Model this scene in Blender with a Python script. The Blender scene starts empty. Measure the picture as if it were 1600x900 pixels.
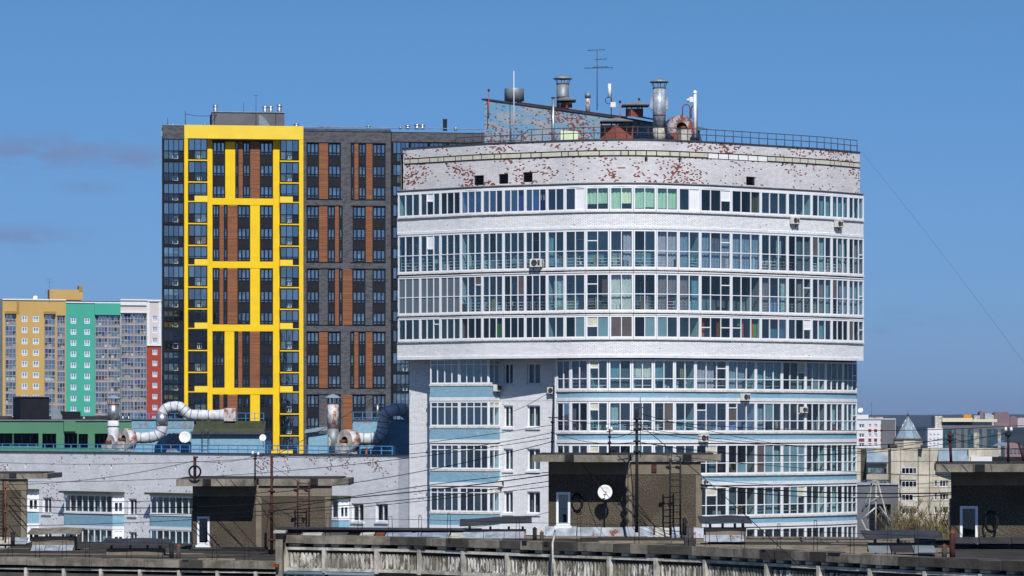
import bpy, bmesh, math, random
from mathutils import Vector, Matrix
random.seed(11)
R = random.random
F, HZ, CZ = 5760.0, 665.0, 28.0          # survey scale, horizon row, eye height in metres
scene = bpy.context.scene
# ------------------------------------------------------------------ camera, light, exposure
cam_d = bpy.data.cameras.new('camera'); cam = bpy.data.objects.new('camera', cam_d)
scene.collection.objects.link(cam); scene.camera = cam
cam.location = (0, 0, CZ); cam.rotation_euler = (math.radians(90), 0, 0)
cam_d.sensor_width = 36; cam_d.lens = 36*F/1600; cam_d.shift_y = (HZ-450)/1600
cam_d.clip_start = 1; cam_d.clip_end = 60000
SUN_EL, SUN_AZ = math.radians(44), math.radians(8)   # azimuth to the right of straight behind the camera
sdir = Vector((math.sin(SUN_AZ)*math.cos(SUN_EL), -math.cos(SUN_AZ)*math.cos(SUN_EL), math.sin(SUN_EL)))
sl = bpy.data.lights.new('sun', 'SUN'); sl.energy = 4.9; sl.angle = math.radians(.53); sl.color = (1, .965, .91)
so = bpy.data.objects.new('sun', sl); scene.collection.objects.link(so)
so.rotation_euler = sdir.to_track_quat('Z', 'Y').to_euler(); so.location = (0, -20, 90)
scene.view_settings.view_transform = 'Standard'; scene.view_settings.look = 'None'
scene.view_settings.exposure = 0.0; scene.view_settings.gamma = 1
scene.cycles.max_bounces = 6; scene.cycles.transparent_max_bounces = 10
world = bpy.data.worlds.new('World'); scene.world = world; world.use_nodes = True

class NT:
    """tiny node helper"""
    def __init__(s, tree): s.t = tree; s.n = tree.nodes; s.l = tree.links
    def node(s, typ, ins=None, **kw):
        nd = s.n.new(typ)
        for k, v in kw.items(): setattr(nd, k, v)
        for k, v in (ins or {}).items():
            if isinstance(v, tuple) and len(v) == 2 and hasattr(v[0], 'outputs'): s.l.new(v[0].outputs[v[1]], nd.inputs[k])
            elif hasattr(v, 'outputs'): s.l.new(v.outputs[0], nd.inputs[k])
            else: nd.inputs[k].default_value = v
        return nd
    def m(s, op, a, b=None, c=None):
        ins = {0: a}
        if b is not None: ins[1] = b
        if c is not None: ins[2] = c
        return s.node('ShaderNodeMath', ins, operation=op)
    def mix(s, f, a, b, bt='MIX'):
        nd = s.n.new('ShaderNodeMixRGB'); nd.blend_type = bt
        for k, v in ((0, f), (1, a), (2, b)):
            if hasattr(v, 'outputs'): s.l.new(v.outputs[0], nd.inputs[k])
            elif isinstance(v, tuple) and len(v) == 2 and hasattr(v[0], 'outputs'): s.l.new(v[0].outputs[v[1]], nd.inputs[k])
            else: nd.inputs[k].default_value = v if k == 0 else (tuple(v)+(1,))[:4]
        return nd
    def ramp(s, f, lo, hi):
        return s.node('ShaderNodeMapRange', {0: f, 1: lo, 2: hi, 3: 0.0, 4: 1.0}, interpolation_type='SMOOTHSTEP')

w = NT(world.node_tree); w.n.clear()
sky = w.node('ShaderNodeTexSky', sky_type='NISHITA'); sky.sun_disc = False
sky.sun_elevation = SUN_EL; sky.sun_rotation = math.pi-SUN_AZ
sky.altitude = 200; sky.air_density = 1.0; sky.dust_density = .35; sky.ozone_density = 5.0
tc = w.node('ShaderNodeTexCoord'); sp = w.node('ShaderNodeSeparateXYZ', {0: (tc, 'Generated')})
yy = w.m('MAXIMUM', (sp, 1), .05)
ca = w.m('MULTIPLY', w.m('DIVIDE', (sp, 0), yy), F); cb = w.m('MULTIPLY', w.m('DIVIDE', (sp, 2), yy), F)
wob = w.node('ShaderNodeTexNoise', {'Vector': w.node('ShaderNodeCombineXYZ', {0: w.m('MULTIPLY', ca, .011), 1: w.m('MULTIPLY', cb, .034)}), 'Scale': 1.0, 'Detail': 5.0, 'Roughness': .6})
cm = None
for (cx, cy, rx, ry, amp) in ((60, 236, 150, 26, 1), (205, 247, 75, 20, .9), (135, 292, 48, 11, .55), (15, 368, 95, 17, .8), (1392, 494, 34, 9, .5), (1450, 503, 28, 8, .55), (1368, 516, 26, 7, .5), (1560, 640, 180, 12, .25)):
    dx = w.m('DIVIDE', w.m('SUBTRACT', ca, float(cx-800)), float(rx)); dy = w.m('DIVIDE', w.m('SUBTRACT', cb, float(HZ-cy)), float(ry))
    d = w.m('ADD', w.m('MULTIPLY', dx, dx), w.m('MULTIPLY', dy, dy))
    v = w.m('MULTIPLY', w.m('EXPONENT', w.m('MULTIPLY', d, -1.1)), amp)
    cm = v if cm is None else w.m('MAXIMUM', cm, v)
cm = w.m('MULTIPLY', cm, w.ramp(wob, .38, .56)); cm = w.m('MULTIPLY', cm, .85)
elev = w.m('MAXIMUM', (sp, 2), 0.0)
g = w.node('ShaderNodeMapRange', {0: elev, 1: 0.0, 2: .12, 3: 0.0, 4: 1.0})
tint = w.mix(g, (.28, .46, .95), (.295, .49, .715))
skyc = w.mix(1.0, sky, tint, 'MULTIPLY')
cloudy = w.mix(cm, skyc, (1.75, 2.55, 4.7))
bg = w.node('ShaderNodeBackground', {'Color': cloudy, 'Strength': .10})
w.node('ShaderNodeOutputWorld', {0: bg})

# ------------------------------------------------------------------ materials
MATS = {}
def new_mat(name):
    m = bpy.data.materials.new(name); m.use_nodes = True; m.node_tree.nodes.clear(); MATS[name] = m
    return m, NT(m.node_tree)
def out(n, sh): n.node('ShaderNodeOutputMaterial', {0: sh})
def prin(n, col, rough=.8, metal=0., **kw):
    b = n.n.new('ShaderNodeBsdfPrincipled')
    if rough >= .6 and not metal: b.inputs['Specular IOR Level'].default_value = .12
    for k, v in (('Base Color', col), ('Roughness', rough), ('Metallic', metal), *kw.items()):
        if hasattr(v, 'outputs'): n.l.new(v.outputs[0], b.inputs[k])
        else: b.inputs[k].default_value = (tuple(v)+(1,))[:4] if isinstance(v, (tuple, list)) else v
    return b
def uvs(n, su, sv):
    u = n.node('ShaderNodeUVMap'); return n.node('ShaderNodeMapping', {0: u, 3: (su, sv, 1)})
def mat(name, col, rough=.8, metal=0., var=.18, sc=1.2, rust=None, rust_t=.6, streak=0., col2=None, bump=0., bsc=8., grain=.06):
    """painted or bare surface: broad tone drift, fine grain, optional rust blotches and vertical streaks"""
    m, n = new_mat(name)
    n1 = n.node('ShaderNodeTexNoise', {'Vector': uvs(n, sc, sc), 'Scale': 1., 'Detail': 6., 'Roughness': .65})
    dark = tuple(c*(1-var) for c in col); lite = col2 or tuple(min(1, c*(1+var)) for c in col)
    c = n.mix(n.ramp(n1, .32, .68), dark, lite)
    n2 = n.node('ShaderNodeTexNoise', {'Vector': uvs(n, 14, 14), 'Scale': 1., 'Detail': 2.})
    c = n.mix(n.m('MULTIPLY', n2, grain*2), c, tuple(x*.35 for x in col))
    if streak:
        n3 = n.node('ShaderNodeTexNoise', {'Vector': uvs(n, 6, .35), 'Scale': 1., 'Detail': 4.})
        c = n.mix(n.m('MULTIPLY', n.ramp(n3, .5, .75), streak), c, tuple(x*.3 for x in col))
    r = rough
    if rust:
        n4 = n.node('ShaderNodeTexNoise', {'Vector': uvs(n, 1.7, 1.1), 'Scale': 1., 'Detail': 8., 'Roughness': .7})
        rm = n.ramp(n4, rust_t, rust_t+.06)
        c = n.mix(rm, c, rust)
    b = prin(n, c, r, metal)
    if bump:
        n5 = n.node('ShaderNodeTexNoise', {'Vector': uvs(n, bsc, bsc), 'Scale': 1., 'Detail': 4.})
        bp = n.node('ShaderNodeBump', {'Strength': bump, 'Distance': .03, 'Height': n5}); n.l.new(bp.outputs[0], b.inputs['Normal'])
    out(n, b); return m
def brick(name, paint, peel=None, thr=2., mortar=(.3, .3, .32), bw=.26, bh=.088, paint2=None, p2t=.6, mm=.6, var=.1, dirt=.0, pw=.15):
    """painted brickwork; whole bricks lose their paint in clusters"""
    m, n = new_mat(name)
    u = n.node('ShaderNodeUVMap'); s = n.node('ShaderNodeSeparateXYZ', {0: u})
    vr = n.m('DIVIDE', (s, 1), bh); row = n.m('FLOOR', vr); par = n.m('MULTIPLY', n.m('MODULO', n.m('ABSOLUTE', row), 2.), .5)
    ur = n.m('ADD', n.m('DIVIDE', (s, 0), bw), par); colx = n.m('FLOOR', ur)
    cell = n.node('ShaderNodeCombineXYZ', {0: colx, 1: row}); wn = n.node('ShaderNodeTexWhiteNoise', {0: cell}, noise_dimensions='2D')
    fu, fv = n.m('FRACT', ur), n.m('FRACT', vr)
    mort = n.m('MAXIMUM', n.m('LESS_THAN', fu, .09), n.m('LESS_THAN', fv, .2))
    c = n.mix((wn, 0), tuple(x*(1-var) for x in paint), tuple(min(1, x*(1+var)) for x in paint))
    big = n.node('ShaderNodeTexNoise', {'Vector': uvs(n, .5, .5), 'Scale': 1., 'Detail': 5.})
    if paint2:
        nz = n.node('ShaderNodeTexNoise', {'Vector': uvs(n, .5, 1.3), 'Scale': 1., 'Detail': 5.})
        c = n.mix(n.m('GREATER_THAN', n.m('ADD', n.m('MULTIPLY', (wn, 0), .22), nz), p2t), c, paint2)
    if dirt: c = n.mix(n.m('MULTIPLY', n.ramp(big, .45, .7), dirt), c, tuple(x*.45 for x in paint))
    if peel:
        cell = n.node('ShaderNodeCombineXYZ', {0: n.m('FLOOR', n.m('DIVIDE', n.m('ADD', (s, 0), n.m('MULTIPLY', row, .07)), pw)), 1: row}); wn = n.node('ShaderNodeTexWhiteNoise', {0: cell}, noise_dimensions='2D')
        nz2 = n.node('ShaderNodeTexNoise', {'Vector': n.node('ShaderNodeMapping', {0: cell, 3: (pw, .1, 1)}), 'Scale': 2.8, 'Detail': 5., 'Roughness': .65})
        nz3 = n.node('ShaderNodeTexNoise', {'Vector': n.node('ShaderNodeMapping', {0: cell, 3: (pw, .088, 1), 1: (40, 3, 0)}), 'Scale': .3, 'Detail': 2.})
        nz2 = n.m('ADD', nz2, n.m('MULTIPLY', n.m('SUBTRACT', nz3, .5), 1.0))
        pm = n.m('GREATER_THAN', n.m('ADD', n.m('MULTIPLY', (wn, 0), .45), nz2), thr)
        c = n.mix(pm, c, peel); mort = n.m('MULTIPLY', mort, n.m('SUBTRACT', 1., n.m('MULTIPLY', pm, .5)))
    c = n.mix(n.m('MULTIPLY', mort, mm), c, mortar)
    out(n, prin(n, c, .8)); return m
def glass(name, tint, refl=1.75, rough=.02, f0=None):
    m, n = new_mat(name)
    f0 = f0 or ((refl-1)/(refl+1))**2*1.7; lw_ = n.node('ShaderNodeLayerWeight', {0: .5})
    fr = n.m('ADD', n.m('MULTIPLY', n.m('POWER', (lw_, 1), 5.), 1-f0), f0)
    nz = n.node('ShaderNodeTexNoise', {'Vector': uvs(n, 1.5, .9), 'Scale': 1., 'Detail': 2.})
    bp = n.node('ShaderNodeBump', {'Strength': .12, 'Distance': .03, 'Height': nz})
    gl = n.node('ShaderNodeBsdfGlossy', {'Color': (.9, .95, 1, 1), 'Roughness': rough, 'Normal': bp})
    tr = n.node('ShaderNodeBsdfTransparent', {0: tuple(tint)+(1,)})
    out(n, n.node('ShaderNodeMixShader', {0: fr, 1: tr, 2: gl})); return m
def cloth(name, col, var=.2):
    return mat(name, col, .9, var=var, sc=3)
PEEL = (.20, .062, .045)
brick('brick_white', (.78, .785, .80), (.40, .38, .38), 1.13, mortar=(.13, .14, .18), mm=.8)
brick('brick_peeling', (.63, .62, .64), PEEL, .925, mortar=(.20, .19, .20), dirt=.25)
brick('brick_wing', (.78, .79, .82), (.24, .12, .11), 1.05, mortar=(.30, .30, .34), dirt=.22, mm=.8)
brick('brick_machine', (.30, .345, .39), PEEL, .89, mortar=(.18, .2, .23), paint2=(.13, .33, .52), p2t=.64)
brick('brick_blue', (.23, .40, .51), (.45, .5, .55), 1.12, mortar=(.10, .20, .28), mm=.7)
brick('brick_blue_peeling', (.16, .36, .50), (.32, .16, .15), .80, mortar=(.12, .2, .26))
brick('brick_bare', (.27, .07, .045), (.5, .42, .4), 1.02, mortar=(.25, .18, .16), mm=.4)
brick('brick_grey', (.085, .088, .098), None, 2, mortar=(.045, .045, .05), bw=.5, bh=.16, paint2=(.105, .105, .115), p2t=.62, var=.3)
mat('white_pvc', (.76, .77, .80), .45, var=.04, grain=.02)
mat('white_trim', (.69, .70, .725), .7, var=.07, streak=.15)
mat('sill_worn', (.60, .58, .55), .7, var=.2, sc=3)
mat('frieze_cream', (.55, .53, .44), .7, var=.12, sc=2)
mat('frieze_white', (.78, .78, .76), .6, var=.05)
mat('sheet_dark', (.045, .047, .052), .6, var=.3)
mat('vent_black', (.025, .02, .02), .8, var=.4)
mat('frame_dark', (.010, .013, .020), .6, var=.2)
mat('panel_black', (.014, .015, .019), .6, var=.15)
brick('yellow_panel', (.78, .52, .018), None, 2, mortar=(.5, .33, .02), bw=1.25, bh=.62, mm=.0, var=.035, dirt=.05)
brick('yellow_pale_panel', (.78, .56, .06), None, 2, mortar=(.5, .33, .02), bw=1.25, bh=1.2, mm=.0, var=.03, dirt=.05)
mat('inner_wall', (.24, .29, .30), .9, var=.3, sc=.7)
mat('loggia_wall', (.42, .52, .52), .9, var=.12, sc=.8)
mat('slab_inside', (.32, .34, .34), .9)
mat('rail_pale', (.66, .70, .72), .6)
mat('frost_grey', (.11, .145, .18), .35, var=.1, sc=.5)
mat('frost_teal', (.12, .22, .27), .4, var=.12, sc=.5)
mat('blind_green', (.42, .62, .44), .7, var=.12, sc=.7)
mat('blind_lime', (.72, .80, .55), .7, var=.1, sc=.7)
mat('mesh_screen', (.10, .09, .095), .7, var=.1)
mat('room_olive', (.20, .19, .09), .8, var=.2)
for nm, c in (('curtain_grey', (.34, .34, .40)), ('curtain_pale', (.50, .54, .50)), ('curtain_rose', (.34, .22, .21)), ('curtain_teal', (.22, .34, .37)), ('curtain_purple', (.10, .055, .11)), ('curtain_orange', (.75, .12, .035)), ('curtain_lime', (.10, .38, .06)), ('curtain_blue', (.03, .06, .22)), ('curtain_brown', (.20, .06, .04)), ('cloth_red', (.3, .03, .03)), ('cloth_yellow', (.5, .4, .05)), ('cloth_tan', (.35, .25, .14)), ('cloth_white', (.6, .62, .62))):
    cloth(nm, c)
glass('glass_teal', (.62, .80, .85), f0=.14); glass('glass_clear', (.84, .92, .92), f0=.12); glass('glass_blue', (.52, .66, .86), f0=.30)
glass('glass_dark', (.46, .52, .56), f0=.07); glass('glass_far', (.42, .52, .62), f0=.42, rough=.05); glass('glass_curtainwall', (.05, .16, .24), rough=.05, f0=.22)
def wood():
    m, n = new_mat('wood_cladding')
    wv = n.node('ShaderNodeTexNoise', {'Vector': uvs(n, .25, 7.), 'Scale': 1., 'Detail': 3.})
    sv = n.node('ShaderNodeSeparateXYZ', {0: n.node('ShaderNodeUVMap')}); fv = n.m('FRACT', n.m('MULTIPLY', (sv, 1), 4.))
    c = n.mix(n.ramp(wv, .35, .65), (.17, .068, .034), (.28, .115, .052))
    c = n.mix(n.m('MULTIPLY', n.m('LESS_THAN', fv, .16), .6), c, (.07, .03, .02))
    out(n, prin(n, c, .6))
wood()
mat('galvanised', (.34, .39, .45), .5, .2, var=.4, sc=2.5, rust=(.22, .085, .04), rust_t=.62, streak=.3)
mat('galvanised_new', (.50, .53, .56), .35, .8, var=.15)
mat('galvanised_grey', (.22, .26, .29), .55, .3, var=.18, rust=(.2, .08, .04), rust_t=.74)
mat('sheet_rusty', (.42, .46, .52), .5, .3, var=.25, rust=(.20, .065, .03), rust_t=.56, streak=.3)
mat('duct_white', (.56, .58, .62), .6, var=.2, sc=2.5, rust=(.36, .42, .55), rust_t=.56, bump=.7, bsc=3)
mat('duct_rusty', (.52, .52, .55), .6, .1, var=.2, rust=(.34, .12, .045), rust_t=.50)
mat('duct_rusty_red', (.40, .38, .40), .6, .1, var=.2, rust=(.20, .06, .04), rust_t=.46)
mat('rust', (.16, .055, .03), .85, var=.4, sc=3)
mat('rust_red', (.065, .024, .020), .7, var=.4, sc=3)
mat('paint_red', (.40, .08, .04), .6, var=.3)
mat('paint_blue', (.04, .22, .52), .5, var=.2)
mat('metal_dark', (.05, .055, .065), .6, .2, var=.3)
mat('metal_black', (.018, .018, .022), .6, var=.3)
mat('olive_sheet', (.060, .070, .040), .6, var=.2, streak=.2)
mat('canopy_blue', (.16, .24, .30), .5, .3, var=.2)
mat('dish_white', (.78, .78, .76), .45, var=.05)
mat('cable_black', (.015, .015, .018), .6, var=.1)
mat('antenna_white', (.75, .76, .78), .4, var=.05)
mat('ceramic_white', (.7, .68, .6), .3, var=.1)
mat('ac_white', (.68, .68, .64), .5, var=.1, streak=.1)
mat('ac_fan', (.06, .06, .065), .6)
mat('concrete', (.19, .172, .142), .9, var=.45, sc=1.3, streak=.6, bump=.6, bsc=5)
mat('concrete_pale', (.44, .42, .37), .9, var=.4, sc=1.8, streak=.4, bump=.5)
mat('concrete_dark', (.075, .070, .062), .95, var=.35, sc=.8, streak=.3, bump=.5)
mat('stucco_smooth', (.19, .16, .122), .9, var=.15, sc=1.5, streak=.3)
mat('tar', (.022, .022, .025), .85, var=.4, bump=.4)
mat('roof_felt', (.045, .042, .038), .95, var=.35, sc=.6, bump=.5)
mat('roof_strip', (.21, .18, .135), .95, var=.4, sc=1.5, bump=.5)
mat('balcony_tint', (.12, .20, .26), .5, var=.2)
mat('panel_beige', (.50, .46, .38), .9, var=.25, sc=.35, streak=.3, grain=.05)
mat('panel_grey', (.13, .135, .15), .9, var=.12, sc=.3)
mat('office_white', (.64, .64, .67), .8, var=.06, sc=.2)
mat('office_red', (.22, .045, .05), .7)
mat('ochre_wall', (.50, .33, .115), .85, var=.05, sc=.1)
mat('ochre_dark', (.34, .21, .06), .85, var=.05, sc=.1)
mat('teal_wall', (.06, .36, .27), .8, var=.04, sc=.1)
mat('pinkish_wall', (.56, .52, .50), .8, var=.05, sc=.1)
mat('red_wall', (.34, .055, .035), .8, var=.06, sc=.1)
mat('green_wall', (.085, .22, .13), .8, var=.05, sc=.2)
mat('far_frame', (.34, .30, .30), .7, var=.2, sc=.5)
mat('balcony_clutter', (.36, .33, .28), .9, var=.5, sc=1.3)
mat('turret_blue', (.22, .29, .35), .6, 0., var=.15)
mat('cream_wall', (.62, .56, .38), .8, var=.06, sc=.2)
mat('orange_paint', (.7, .25, .02), .6)
mat('brick_pink', (.24, .15, .15), .9, var=.2, sc=.03)
mat('curtainwall_panel', (.015, .07, .11), .15, var=.3, sc=.2); mat('curtainwall_light', (.04, .14, .20), .15, var=.3, sc=.2)
mat('bark', (.10, .08, .06), .95, var=.3)
mat('twig', (.17, .13, .08), .95, var=.35, sc=.3)
mat('twig_bud', (.16, .14, .05), .95, var=.3)
mat('forest', (.022, .033, .042), 1., var=.35, sc=.01)
mat('ground_mat', (.11, .11, .09), 1., var=.3, sc=.01)
mat('asphalt', (.05, .05, .052), .95, var=.2, sc=.05)
def pebble():
    m, n = new_mat('pebbledash')
    n1 = n.node('ShaderNodeTexNoise', {'Vector': uvs(n, 24, 24), 'Scale': 1., 'Detail': 3., 'Roughness': .7})
    n2 = n.node('ShaderNodeTexNoise', {'Vector': uvs(n, .8, .8), 'Scale': 1., 'Detail': 4.})
    c = n.mix(n.ramp(n1, .38, .62), (.052, .043, .032), (.165, .14, .105))
    c = n.mix(n.m('MULTIPLY', n.ramp(n2, .42, .62), .65), c, (.07, .058, .042))
    b = prin(n, c, .95)
    bp = n.node('ShaderNodeBump', {'Strength': 1., 'Distance': .05, 'Height': n1}); n.l.new(bp.outputs[0], b.inputs['Normal'])
    out(n, b)
pebble()
def fluted():
    m, n = new_mat('fluted_concrete')
    n1 = n.node('ShaderNodeTexNoise', {'Vector': uvs(n, 9, 1.6), 'Scale': 1., 'Detail': 5., 'Roughness': .7})
    n2 = n.node('ShaderNodeTexNoise', {'Vector': uvs(n, .5, .5), 'Scale': 1., 'Detail': 3.})
    c = n.mix(n.ramp(n1, .44, .56), (.09, .085, .07), (.62, .60, .55))
    c = n.mix(n.m('MULTIPLY', n.ramp(n2, .42, .58), .75), c, (.15, .135, .105))
    out(n, prin(n, c, .95))
fluted()

# ------------------------------------------------------------------ mesh building
def X(px, D): return (px-800)/F*D
def Z(py, D): return CZ+(HZ-py)/F*D
def P(px, py, D): return Vector((X(px, D), D, Z(py, D)))
COL = scene.collection
def org(o):
    v = Vector((0, 0, 0))
    while o is not None: v += o.location; o = o.parent
    return v
def tag(o, label=None, cat=None, group=None, kind=None):
    if label: o['label'] = label
    if cat: o['category'] = cat
    if group: o['group'] = group
    if kind: o['kind'] = kind
    return o
def thing(name, loc, label, cat, group=None):
    o = bpy.data.objects.new(name, None); COL.objects.link(o); o.location = loc; o.empty_display_size = .5
    return tag(o, label, cat, group)
class MB:
    def __init__(s): s.v = []; s.f = []; s.m = []; s.u = []; s.mats = []; s.sm = []
    def mi(s, m):
        if m not in s.mats: s.mats.append(m)
        return s.mats.index(m)
    def face(s, pts, m, uv=None, smooth=False):
        b = len(s.v); s.v += [Vector(p) for p in pts]; s.f.append(list(range(b, b+len(pts)))); s.m.append(s.mi(m)); s.u.append(uv); s.sm.append(smooth); return s
    def ob(s, o, a, b, c, m):
        """box from corner o with edges a, b, c (right handed)"""
        o, a, b, c = Vector(o), Vector(a), Vector(b), Vector(c)
        if a.cross(b).dot(c) < 0: a, b = b, a
        p = [o, o+a, o+a+b, o+b, o+c, o+a+c, o+a+b+c, o+b+c]
        for q in ((3, 2, 1, 0), (4, 5, 6, 7), (0, 1, 5, 4), (1, 2, 6, 5), (2, 3, 7, 6), (3, 0, 4, 7)): s.face([p[i] for i in q], m)
        return s
    def box(s, x0, x1, y0, y1, z0, z1, m): return s.ob((x0, y0, z0), (x1-x0, 0, 0), (0, y1-y0, 0), (0, 0, z1-z0), m)
    def cyl(s, p0, p1, r0, r1=None, n=12, m='metal_dark', caps=True, smooth=True):
        p0, p1 = Vector(p0), Vector(p1); r1 = r0 if r1 is None else r1
        d = (p1-p0); L = d.length; d.normalize(); a = d.orthogonal().normalized(); b = d.cross(a)
        ring = lambda p, r: [p+(a*math.cos(t*2*math.pi/n)+b*math.sin(t*2*math.pi/n))*r for t in range(n)]
        A, B = ring(p0, r0), ring(p1, max(r1, 1e-4))
        for i in range(n):
            j = (i+1) % n; c = 2*math.pi*max(r0, r1)/n
            s.face([A[i], A[j], B[j], B[i]], m, [(i*c, 0), ((i+1)*c, 0), ((i+1)*c, L), (i*c, L)], smooth)
        if caps: s.face(A[::-1], m); (r1 > 1e-3) and s.face(B, m)
        return s
    def tube(s, pts, r, n=10, m='metal_dark', rf=None, caps=True):
        pts = [Vector(p) for p in pts]; rings = []; up = None
        for i, p in enumerate(pts):
            d = (pts[min(i+1, len(pts)-1)]-pts[max(i-1, 0)]).normalized()
            if up is None: up = d.orthogonal().normalized()
            up = (up-d*up.dot(d)).normalized(); b = d.cross(up); rr = rf(i) if rf else r
            rings.append([p+(up*math.cos(t*2*math.pi/n)+b*math.sin(t*2*math.pi/n))*rr for t in range(n)])
        L = 0
        for k in range(len(pts)-1):
            l2 = L+(pts[k+1]-pts[k]).length; c = 2*math.pi*r/n
            for i in range(n):
                j = (i+1) % n
                s.face([rings[k][i], rings[k][j], rings[k+1][j], rings[k+1][i]], m, [(i*c, L), ((i+1)*c, L), ((i+1)*c, l2), (i*c, l2)], True)
            L = l2
        if caps: s.face(rings[0][::-1], m); s.face(rings[-1], m)
        return s
    def lathe(s, c, prof, n=24, m='metal_dark'):
        c = Vector(c)
        for (r0, z0), (r1, z1) in zip(prof[:-1], prof[1:]):
            for i in range(n):
                a0, a1 = i*2*math.pi/n, (i+1)*2*math.pi/n
                q = [c+Vector((r0*math.cos(a0), r0*math.sin(a0), z0)), c+Vector((r0*math.cos(a1), r0*math.sin(a1), z0)), c+Vector((r1*math.cos(a1), r1*math.sin(a1), z1)), c+Vector((r1*math.cos(a0), r1*math.sin(a0), z1))]
                if r0 < 1e-4: q = [q[0], q[2], q[3]]
                elif r1 < 1e-4: q = q[:3]
                s.face(q, m, None, True)
        return s
    def build(s, name, parent=None, merge=False):
        me = bpy.data.meshes.new(name); o = org(parent); me.from_pydata([v-o for v in s.v], [], s.f)
        for m in s.mats: me.materials.append(MATS[m])
        me.polygons.foreach_set('material_index', s.m); me.polygons.foreach_set('use_smooth', s.sm)
        ul = me.uv_layers.new(name='UVMap'); dat = []
        for f, uv in zip(s.f, s.u):
            if uv is None:
                a, b, c = s.v[f[0]], s.v[f[1]], s.v[f[2]]; nn = (b-a).cross(c-a)
                if nn.length < 1e-12: nn = Vector((0, 0, 1))
                nn.normalize()
                if abs(nn.z) < .7:
                    t = Vector((-nn.y, nn.x, 0)).normalized(); uv = [(s.v[i].dot(t), s.v[i].z) for i in f]
                else: uv = [(s.v[i].x, s.v[i].y) for i in f]
            for q in uv: dat += [q[0], q[1]]
        ul.data.foreach_set('uv', dat)
        if merge or any(s.sm):
            bm = bmesh.new(); bm.from_mesh(me); bmesh.ops.remove_doubles(bm, verts=bm.verts, dist=1e-4); bm.to_mesh(me); bm.free()
        me.update(); ob = bpy.data.objects.new(name, me); COL.objects.link(ob)
        if parent: ob.parent = parent
        return ob
def copy_tree(o, parent=None):
    c = o.copy(); COL.objects.link(c)
    if parent: c.parent = parent
    for ch in list(o.children): copy_tree(ch, c)
    return c
def basis(pxa, Da, pxb, Db):
    a, b = Vector((X(pxa, Da), Da, 0)), Vector((X(pxb, Db), Db, 0)); t = (b-a).normalized(); return t, Vector((t.y, -t.x, 0))

class Path:
    """wall line seen from above, running left to right; outward is towards the camera side"""
    def __init__(s, ctrl, smooth=0, xy=False):
        p = [Vector(c) for c in ctrl] if xy else [Vector((X(px, D), D)) for px, D in ctrl]
        if smooth:
            q = []; e = [p[0]*2-p[1]]+p+[p[-1]*2-p[-2]]
            for i in range(1, len(e)-2):
                for k in range(smooth):
                    t = k/smooth; a, b, c, d = e[i-1], e[i], e[i+1], e[i+2]
                    q.append(.5*((2*b)+(c-a)*t+(2*a-5*b+4*c-d)*t*t+(3*b-a-3*c+d)*t**3))
            p = q+[p[-1]]
        s.p = p; s.s = [0.]
        for a, b in zip(p[:-1], p[1:]): s.s.append(s.s[-1]+(b-a).length)
        s.L = s.s[-1]; seg = [(b-a).normalized() for a, b in zip(p[:-1], p[1:])]; s.seg = seg
        s.n = []
        for i in range(len(p)):
            a, b = seg[max(i-1, 0)], seg[min(i, len(seg)-1)]
            n1, n2 = Vector((a.y, -a.x)), Vector((b.y, -b.x)); n = (n1+n2).normalized(); s.n.append(n/max(.5, n.dot(n1)))
    def at(s, q, z=0., off=0.):
        q = min(max(q, 0), s.L); i = 0
        while i < len(s.p)-2 and s.s[i+1] < q: i += 1
        t = (q-s.s[i])/(s.s[i+1]-s.s[i]); p = s.p[i].lerp(s.p[i+1], t); n = s.n[i].lerp(s.n[i+1], t)
        return Vector((p.x+n.x*off, p.y+n.y*off, z))
    def nrm(s, q):
        i = 0
        while i < len(s.p)-2 and s.s[i+1] < q: i += 1
        t = s.seg[i]; return Vector((t.x, t.y, 0)), Vector((t.y, -t.x, 0))
    def spx(s, px, off=0.):
        k = (px-800)/F; best = None
        for i in range(len(s.p)-1):
            a = s.p[i]+s.n[i]*off; b = s.p[i+1]+s.n[i+1]*off
            fa, fb = a.x-k*a.y, b.x-k*b.y
            if fa == fb: continue
            t = -fa/(fb-fa)
            if 0 <= t <= 1: return s.s[i]+t*(s.s[i+1]-s.s[i])
            v = s.s[i]+t*(s.s[i+1]-s.s[i]); e = max(-t, t-1)
            if best is None or e < best[0]: best = (e, v)
        return min(max(best[1], 0), s.L)
    def cuts(s, a, b): return [a]+[q for q in s.s if a+1e-3 < q < b-1e-3]+[b]
def ribbon(mb, path, a, b, z0, z1, o0, o1, m, back=False):
    """solid strip along the wall line between offsets o0 (inner) and o1 (outer)"""
    c = path.cuts(a, b)
    for q, r in zip(c[:-1], c[1:]):
        A0, A1, B0, B1 = path.at(q, z0, o0), path.at(q, z0, o1), path.at(r, z0, o0), path.at(r, z0, o1); h = Vector((0, 0, z1-z0))
        mb.face([A1, B1, B1+h, A1+h], m, [(q, z0), (r, z0), (r, z1), (q, z1)])
        mb.face([A1+h, B1+h, B0+h, A0+h], m); mb.face([A0, B0, B1, A1], m)
        if back: mb.face([B0, A0, A0+h, B0+h], m)
    A0, A1, B0, B1 = path.at(a, z0, o0), path.at(a, z0, o1), path.at(b, z0, o0), path.at(b, z0, o1)
    mb.face([A0, A1, A1+h, A0+h], m); mb.face([B1, B0, B0+h, B1+h], m)
    return mb
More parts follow.
